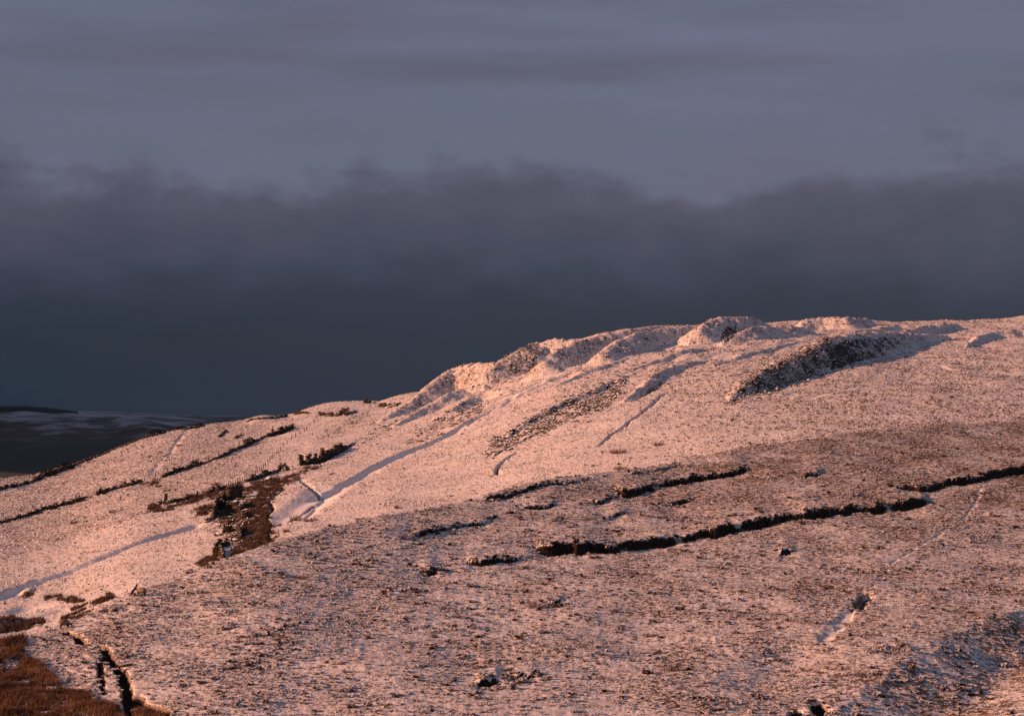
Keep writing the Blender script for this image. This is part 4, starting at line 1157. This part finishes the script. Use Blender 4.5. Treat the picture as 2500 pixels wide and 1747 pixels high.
# ------------------------------------------------------------------ fences
def fence(label, posts, height, wires=(0.55, 0.95)):
    P = [at(px, py, 2) for px, py in posts]
    root = empty('post_and_wire_fence', P[0]); thing(root, label, 'fence', 'post and wire fences')
    me = None
    bm = bmesh.new(); bmesh.ops.create_cone(bm, cap_ends=True, segments=6, radius1=0.11, radius2=0.095, depth=height + 0.3)
    bmesh.ops.translate(bm, vec=(0, 0, (height + 0.3) / 2 - 0.3), verts=bm.verts)
    me = bpy.data.meshes.new('post'); bm.to_mesh(me); bm.free(); me.materials.append(M_wood)
    for q in P:
        o = link('post', me, root, q - P[0])
        o.rotation_euler = (random.gauss(0, .04), random.gauss(0, .06), random.uniform(0, 6))
        s = random.uniform(0.88, 1.1); o.scale = (1, 1, s)
    V, Fc = [], []
    for hw in wires:
        for a, b in zip(P[:-1], P[1:]):
            a2 = a - P[0] + Vector((0, 0, hw * height)); b2 = b - P[0] + Vector((0, 0, hw * height))
            k = len(V); d = 0.006
            for q in (a2, b2):
                V += [(q.x, q.y - d, q.z - d), (q.x, q.y + d, q.z - d), (q.x, q.y, q.z + d)]
            for e in range(3):
                Fc += [[k + e, k + (e + 1) % 3, k + 3 + (e + 1) % 3], [k + e, k + 3 + (e + 1) % 3, k + 3 + e]]
    link('wire', np_mesh('wire', np.array(V), np.array(Fc), M_wire), root)
def spread(a, b, n):
    return [(a[0] + (b[0] - a[0]) * t, a[1] + (b[1] - a[1]) * t) for t in np.linspace(0, 1, n)]
fence('closely set post fence climbing the field from the ruin towards the quarry hollow',
      spread((552, 1191), (603, 1171), 10) + spread((608, 1168), (648, 1141), 9) + spread((654, 1130), (684, 1102), 7) +
      [(692, 1091), (701, 1084), (712, 1073), (722, 1067), (732, 1060), (743, 1054), (749, 1050), (757, 1040), (766, 1032), (773, 1021), (790, 1014)], 1.15)
fence('widely spaced post fence behind the middle wall',
      [(14, 1273), (45, 1262), (101, 1243), (156, 1228), (185, 1218), (215, 1211), (245, 1203), (298, 1187), (326, 1179), (353, 1174), (380, 1168), (409, 1154), (438, 1148), (466, 1137),
       (509, 1121), (534, 1112), (559, 1099), (584, 1086), (610, 1076), (637, 1066), (665, 1049), (714, 1028)], 1.15)
fence('short post fence in the far left corner field', [(0, 1168), (18, 1164), (36, 1163), (51, 1163), (67, 1161), (84, 1158)], 1.2)

# ------------------------------------------------------------------ slate scree: the largest pieces one by one, the rest as a mass
def slab_verts(r, n):
    K = 5
    a = (np.arange(K) * 2 * np.pi / K)[None] + r.normal(0, 0.25, (n, K))
    q = r.uniform(0.6, 1.15, (n, K))
    bx, by = q * np.cos(a), q * np.sin(a) * r.uniform(0.45, 0.8, (n, 1))
    t = r.uniform(0.10, 0.22, (n, 1))
    bot = np.stack([bx, by, -t + 0 * bx], -1); top = np.stack([bx * 0.95, by * 0.95, t + r.normal(0, .03, (n, K))], -1)
    return np.concatenate([bot, top], 1)
SLABF = np.array([[5, 6, 7], [5, 7, 8], [5, 8, 9], [0, 2, 1], [0, 3, 2], [0, 4, 3]] + [x for i in range(5) for x in ([i, (i + 1) % 5, 5 + (i + 1) % 5], [i, 5 + (i + 1) % 5, 5 + i])])
def slab_rot(r, n):
    rx = r.normal(0.25, 0.42, n); ry = r.normal(-0.1, 0.42, n); rz = r.uniform(-0.9, 0.9, n)
    return rx, ry, rz
def scree_pts(poly, n):
    a = np.array(poly, float)
    px = rng.uniform(a[:, 0].min(), a[:, 0].max(), n); py = rng.uniform(a[:, 1].min(), a[:, 1].max(), n)
    D = inv(px, py, 2); x = (px - CX) / F * D
    jx = 14 * fbm(x / 5, D / 9, 3, 71); jy = 10 * fbm(x / 5, D / 9, 3, 73)
    k = rng.uniform(0, 1, n) < scree_soft(x, D, px, py, poly) * (0.55 + 1.2 * fbm(x / 3.2, D / 11, 3, 79))
    return x[k], D[k]
SMALL = []
r5 = np.random.default_rng(99)
SLAB_ME = []
for k in range(8):
    SLAB_ME.append(np_mesh('slate_rock', slab_verts(r5, 1)[0], SLABF, M_slate))
NAMES = ['large slate slab at the %s of the long scree band down the middle hillside', None, None, None, 'slate slab at the %s of the scree below the dark right hand tip', None, None, None, None]
for i, poly in enumerate(SCREE):
    a = np.array(poly, float); area = 0.5 * abs(np.dot(a[:, 0], np.roll(a[:, 1], 1)) - np.dot(a[:, 1], np.roll(a[:, 0], 1)))
    bb = (a[:, 0].max() - a[:, 0].min()) * (a[:, 1].max() - a[:, 1].min())
    dens = {0: .17, 8: .045, 4: .12, 3: .03, 5: .09, 6: .07, 7: .05}.get(i, .07)
    x, y = scree_pts(poly, int(dens * bb))
    z, mk = shape(x, y)
    s = np.clip(r5.lognormal(-0.75, 0.38, len(x)), 0.2, 1.3)
    order = np.argsort(-s)
    nb = {0: 90, 4: 60}.get(i, 0)
    big = order[:nb]; sm = order[nb:]
    for k in big:
        o = link('slate_rock', SLAB_ME[int(k) % 8], None, (x[k], y[k], z[k] + 0.12 * s[k]))
        rx, ry, rz = slab_rot(r5, 1)
        o.rotation_euler = (rx[0], ry[0], rz[0]); o.scale = (s[k], s[k], s[k])
        fr = (to_px(x[k], y[k]) - a[:, 0].min()) / (a[:, 0].max() - a[:, 0].min())
        thing(o, NAMES[i] % ('lower end' if fr < 0.36 else 'middle' if fr < 0.66 else 'upper end'), 'slate slab', 'big slates of the long middle scree' if i == 0 else 'big slates of the scree under the right hand tip')
    n = len(sm)
    v = slab_verts(r5, n) * s[sm][:, None, None]
    rx, ry, rz = slab_rot(r5, n)
    y1 = v[..., 1] * np.cos(rx)[:, None] - v[..., 2] * np.sin(rx)[:, None]; z1 = v[..., 1] * np.sin(rx)[:, None] + v[..., 2] * np.cos(rx)[:, None]
    x1 = v[..., 0] * np.cos(ry)[:, None] + z1 * np.sin(ry)[:, None]; z2 = -v[..., 0] * np.sin(ry)[:, None] + z1 * np.cos(ry)[:, None]
    x2 = x1 * np.cos(rz)[:, None] - y1 * np.sin(rz)[:, None]; y2 = x1 * np.sin(rz)[:, None] + y1 * np.cos(rz)[:, None]
    vv = np.stack([x2 + x[sm][:, None], y2 + y[sm][:, None], z2 + (z[sm] + 0.1 * s[sm])[:, None]], -1).reshape(-1, 3)
    ff = (np.arange(n)[:, None, None] * 10 + SLABF[None]).reshape(-1, 3)
    SMALL.append((vv, ff))
v, f = join(SMALL)
o = link('scree', np_mesh('scree', v, f, M_slate)); o['kind'] = 'stuff'

# ------------------------------------------------------------------ sheep
def sheep(px, py, yaw, label, graze):
    p = at(px, py, 1)
    root = empty('sheep', p); root.rotation_euler = (0, 0, yaw); thing(root, label, 'sheep', 'sheep on the edge of the moor')
    # one continuous body: spine, neck, head, four jointed legs (x is forward)
    hz = 0.42 if graze else 0.92
    J = [(-.42, 0, .62), (0, 0, .64), (.36, 0, .62), (.55, 0, .70 if not graze else .56), (.70, 0, hz), (.86, 0, hz - .10)]
    E = [(0, 1), (1, 2), (2, 3), (3, 4), (4, 5)]
    R = [.20, .25, .20, .12, .085, .05]
    for sy in (-1, 1):
        k = len(J)
        J += [(-.40, .13 * sy, .40), (-.46, .13 * sy, .24), (-.42, .13 * sy, 0.0)]; E += [(0, k), (k, k + 1), (k + 1, k + 2)]; R += [.085, .045, .04]
        k = len(J)
        J += [(.34, .12 * sy, .38), (.35, .12 * sy, .2), (.36, .12 * sy, 0.0)]; E += [(2, k), (k, k + 1), (k + 1, k + 2)]; R += [.07, .042, .04]
        k = len(J)
        J += [(.66, .13 * sy, hz + .03)]; E += [(4, k)]; R += [.03]
    me = bpy.data.meshes.new('body'); me.from_pydata([Vector(j) for j in J], E, []); me.update()
    body = link('body', me, root); me.materials.append(M_face)
    body.modifiers.new('skin', 'SKIN'); 
    for i, sv in enumerate(me.skin_vertices[0].data if me.skin_vertices else []):
        sv.radius = (R[i], R[i]); sv.use_root = (i == 1)
    ss = body.modifiers.new('sub', 'SUBSURF'); ss.levels = ss.render_levels = 1
    # woolly fleece over the trunk
    bm = bmesh.new(); bmesh.ops.create_icosphere(bm, subdivisions=3, radius=1)
    for v in bm.verts:
        k = 1 + 0.10 * float(perlin(v.co.x * 4, v.co.y * 4 + v.co.z * 3, 3))
        t = v.co.x
        v.co = Vector((t * 0.60, v.co.y * (0.30 - 0.03 * t), 0.64 + v.co.z * (0.31 - 0.03 * t) + (0.03 if v.co.z < 0 else 0))) * 1.0
        v.co = Vector((v.co.x * k, v.co.y * k, 0.64 + (v.co.z - 0.64) * k))
    fm = bpy.data.meshes.new('fleece'); bm.to_mesh(fm); bm.free(); fm.materials.append(M_fleece)
    for q in fm.polygons: q.use_smooth = True
    link('fleece', fm, root)
sheep(345, 1456, math.radians(158), 'brown fleeced sheep with a black face standing on the moor edge near the dead branch', False)
sheep(158, 1535, math.radians(35), 'sheep at the head of the dark ditch, nearest the left of the picture', True)

# dead branch sticking up at the moor edge
p = at(316, 1441, 2) if False else at(318, 1450, 1)
J = [(0, 0, -.1), (.18, .05, .35), (.42, .1, .72), (.62, .12, 1.0), (.80, .15, 1.12), (.72, .1, 1.32), (.5, .2, .62)]
E = [(0, 1), (1, 2), (2, 3), (3, 4), (3, 5), (2, 6)]
me = bpy.data.meshes.new('dead_branch'); me.from_pydata([Vector(j) for j in J], E, []); me.update(); me.materials.append(M_face)
o = link('dead_branch', me, None, p); o.modifiers.new('skin', 'SKIN')
for i, sv in enumerate(me.skin_vertices[0].data if me.skin_vertices else []):
    q = [.12, .11, .10, .07, .04, .04, .05][i]; sv.radius = (q, q); sv.use_root = (i == 0)
thing(o, 'bent black dead branch sticking up just above the sheep', 'branch')

# ------------------------------------------------------------------ the damp air over the valley
bm = bmesh.new(); bmesh.ops.create_cube(bm, size=1.0)
for v in bm.verts:
    v.co = Vector((v.co.x * 34000, v.co.y * 17000 + 6500, -400 + (v.co.z + 0.5) * 1750))
me = bpy.data.meshes.new('haze'); bm.to_mesh(me); bm.free()
m, N = new_mat('haze')
vol = N.n('ShaderNodeVolumePrincipled'); vol.inputs['Color'].default_value = (0.42, 0.66, 1.0, 1); vol.inputs['Density'].default_value = HAZE
vol.inputs['Anisotropy'].default_value = 0.0
o_ = N.n('ShaderNodeOutputMaterial'); N.nt.links.new(vol.outputs[0], o_.inputs['Volume'])
me.materials.append(m)
o = link('haze', me); o['kind'] = 'stuff'
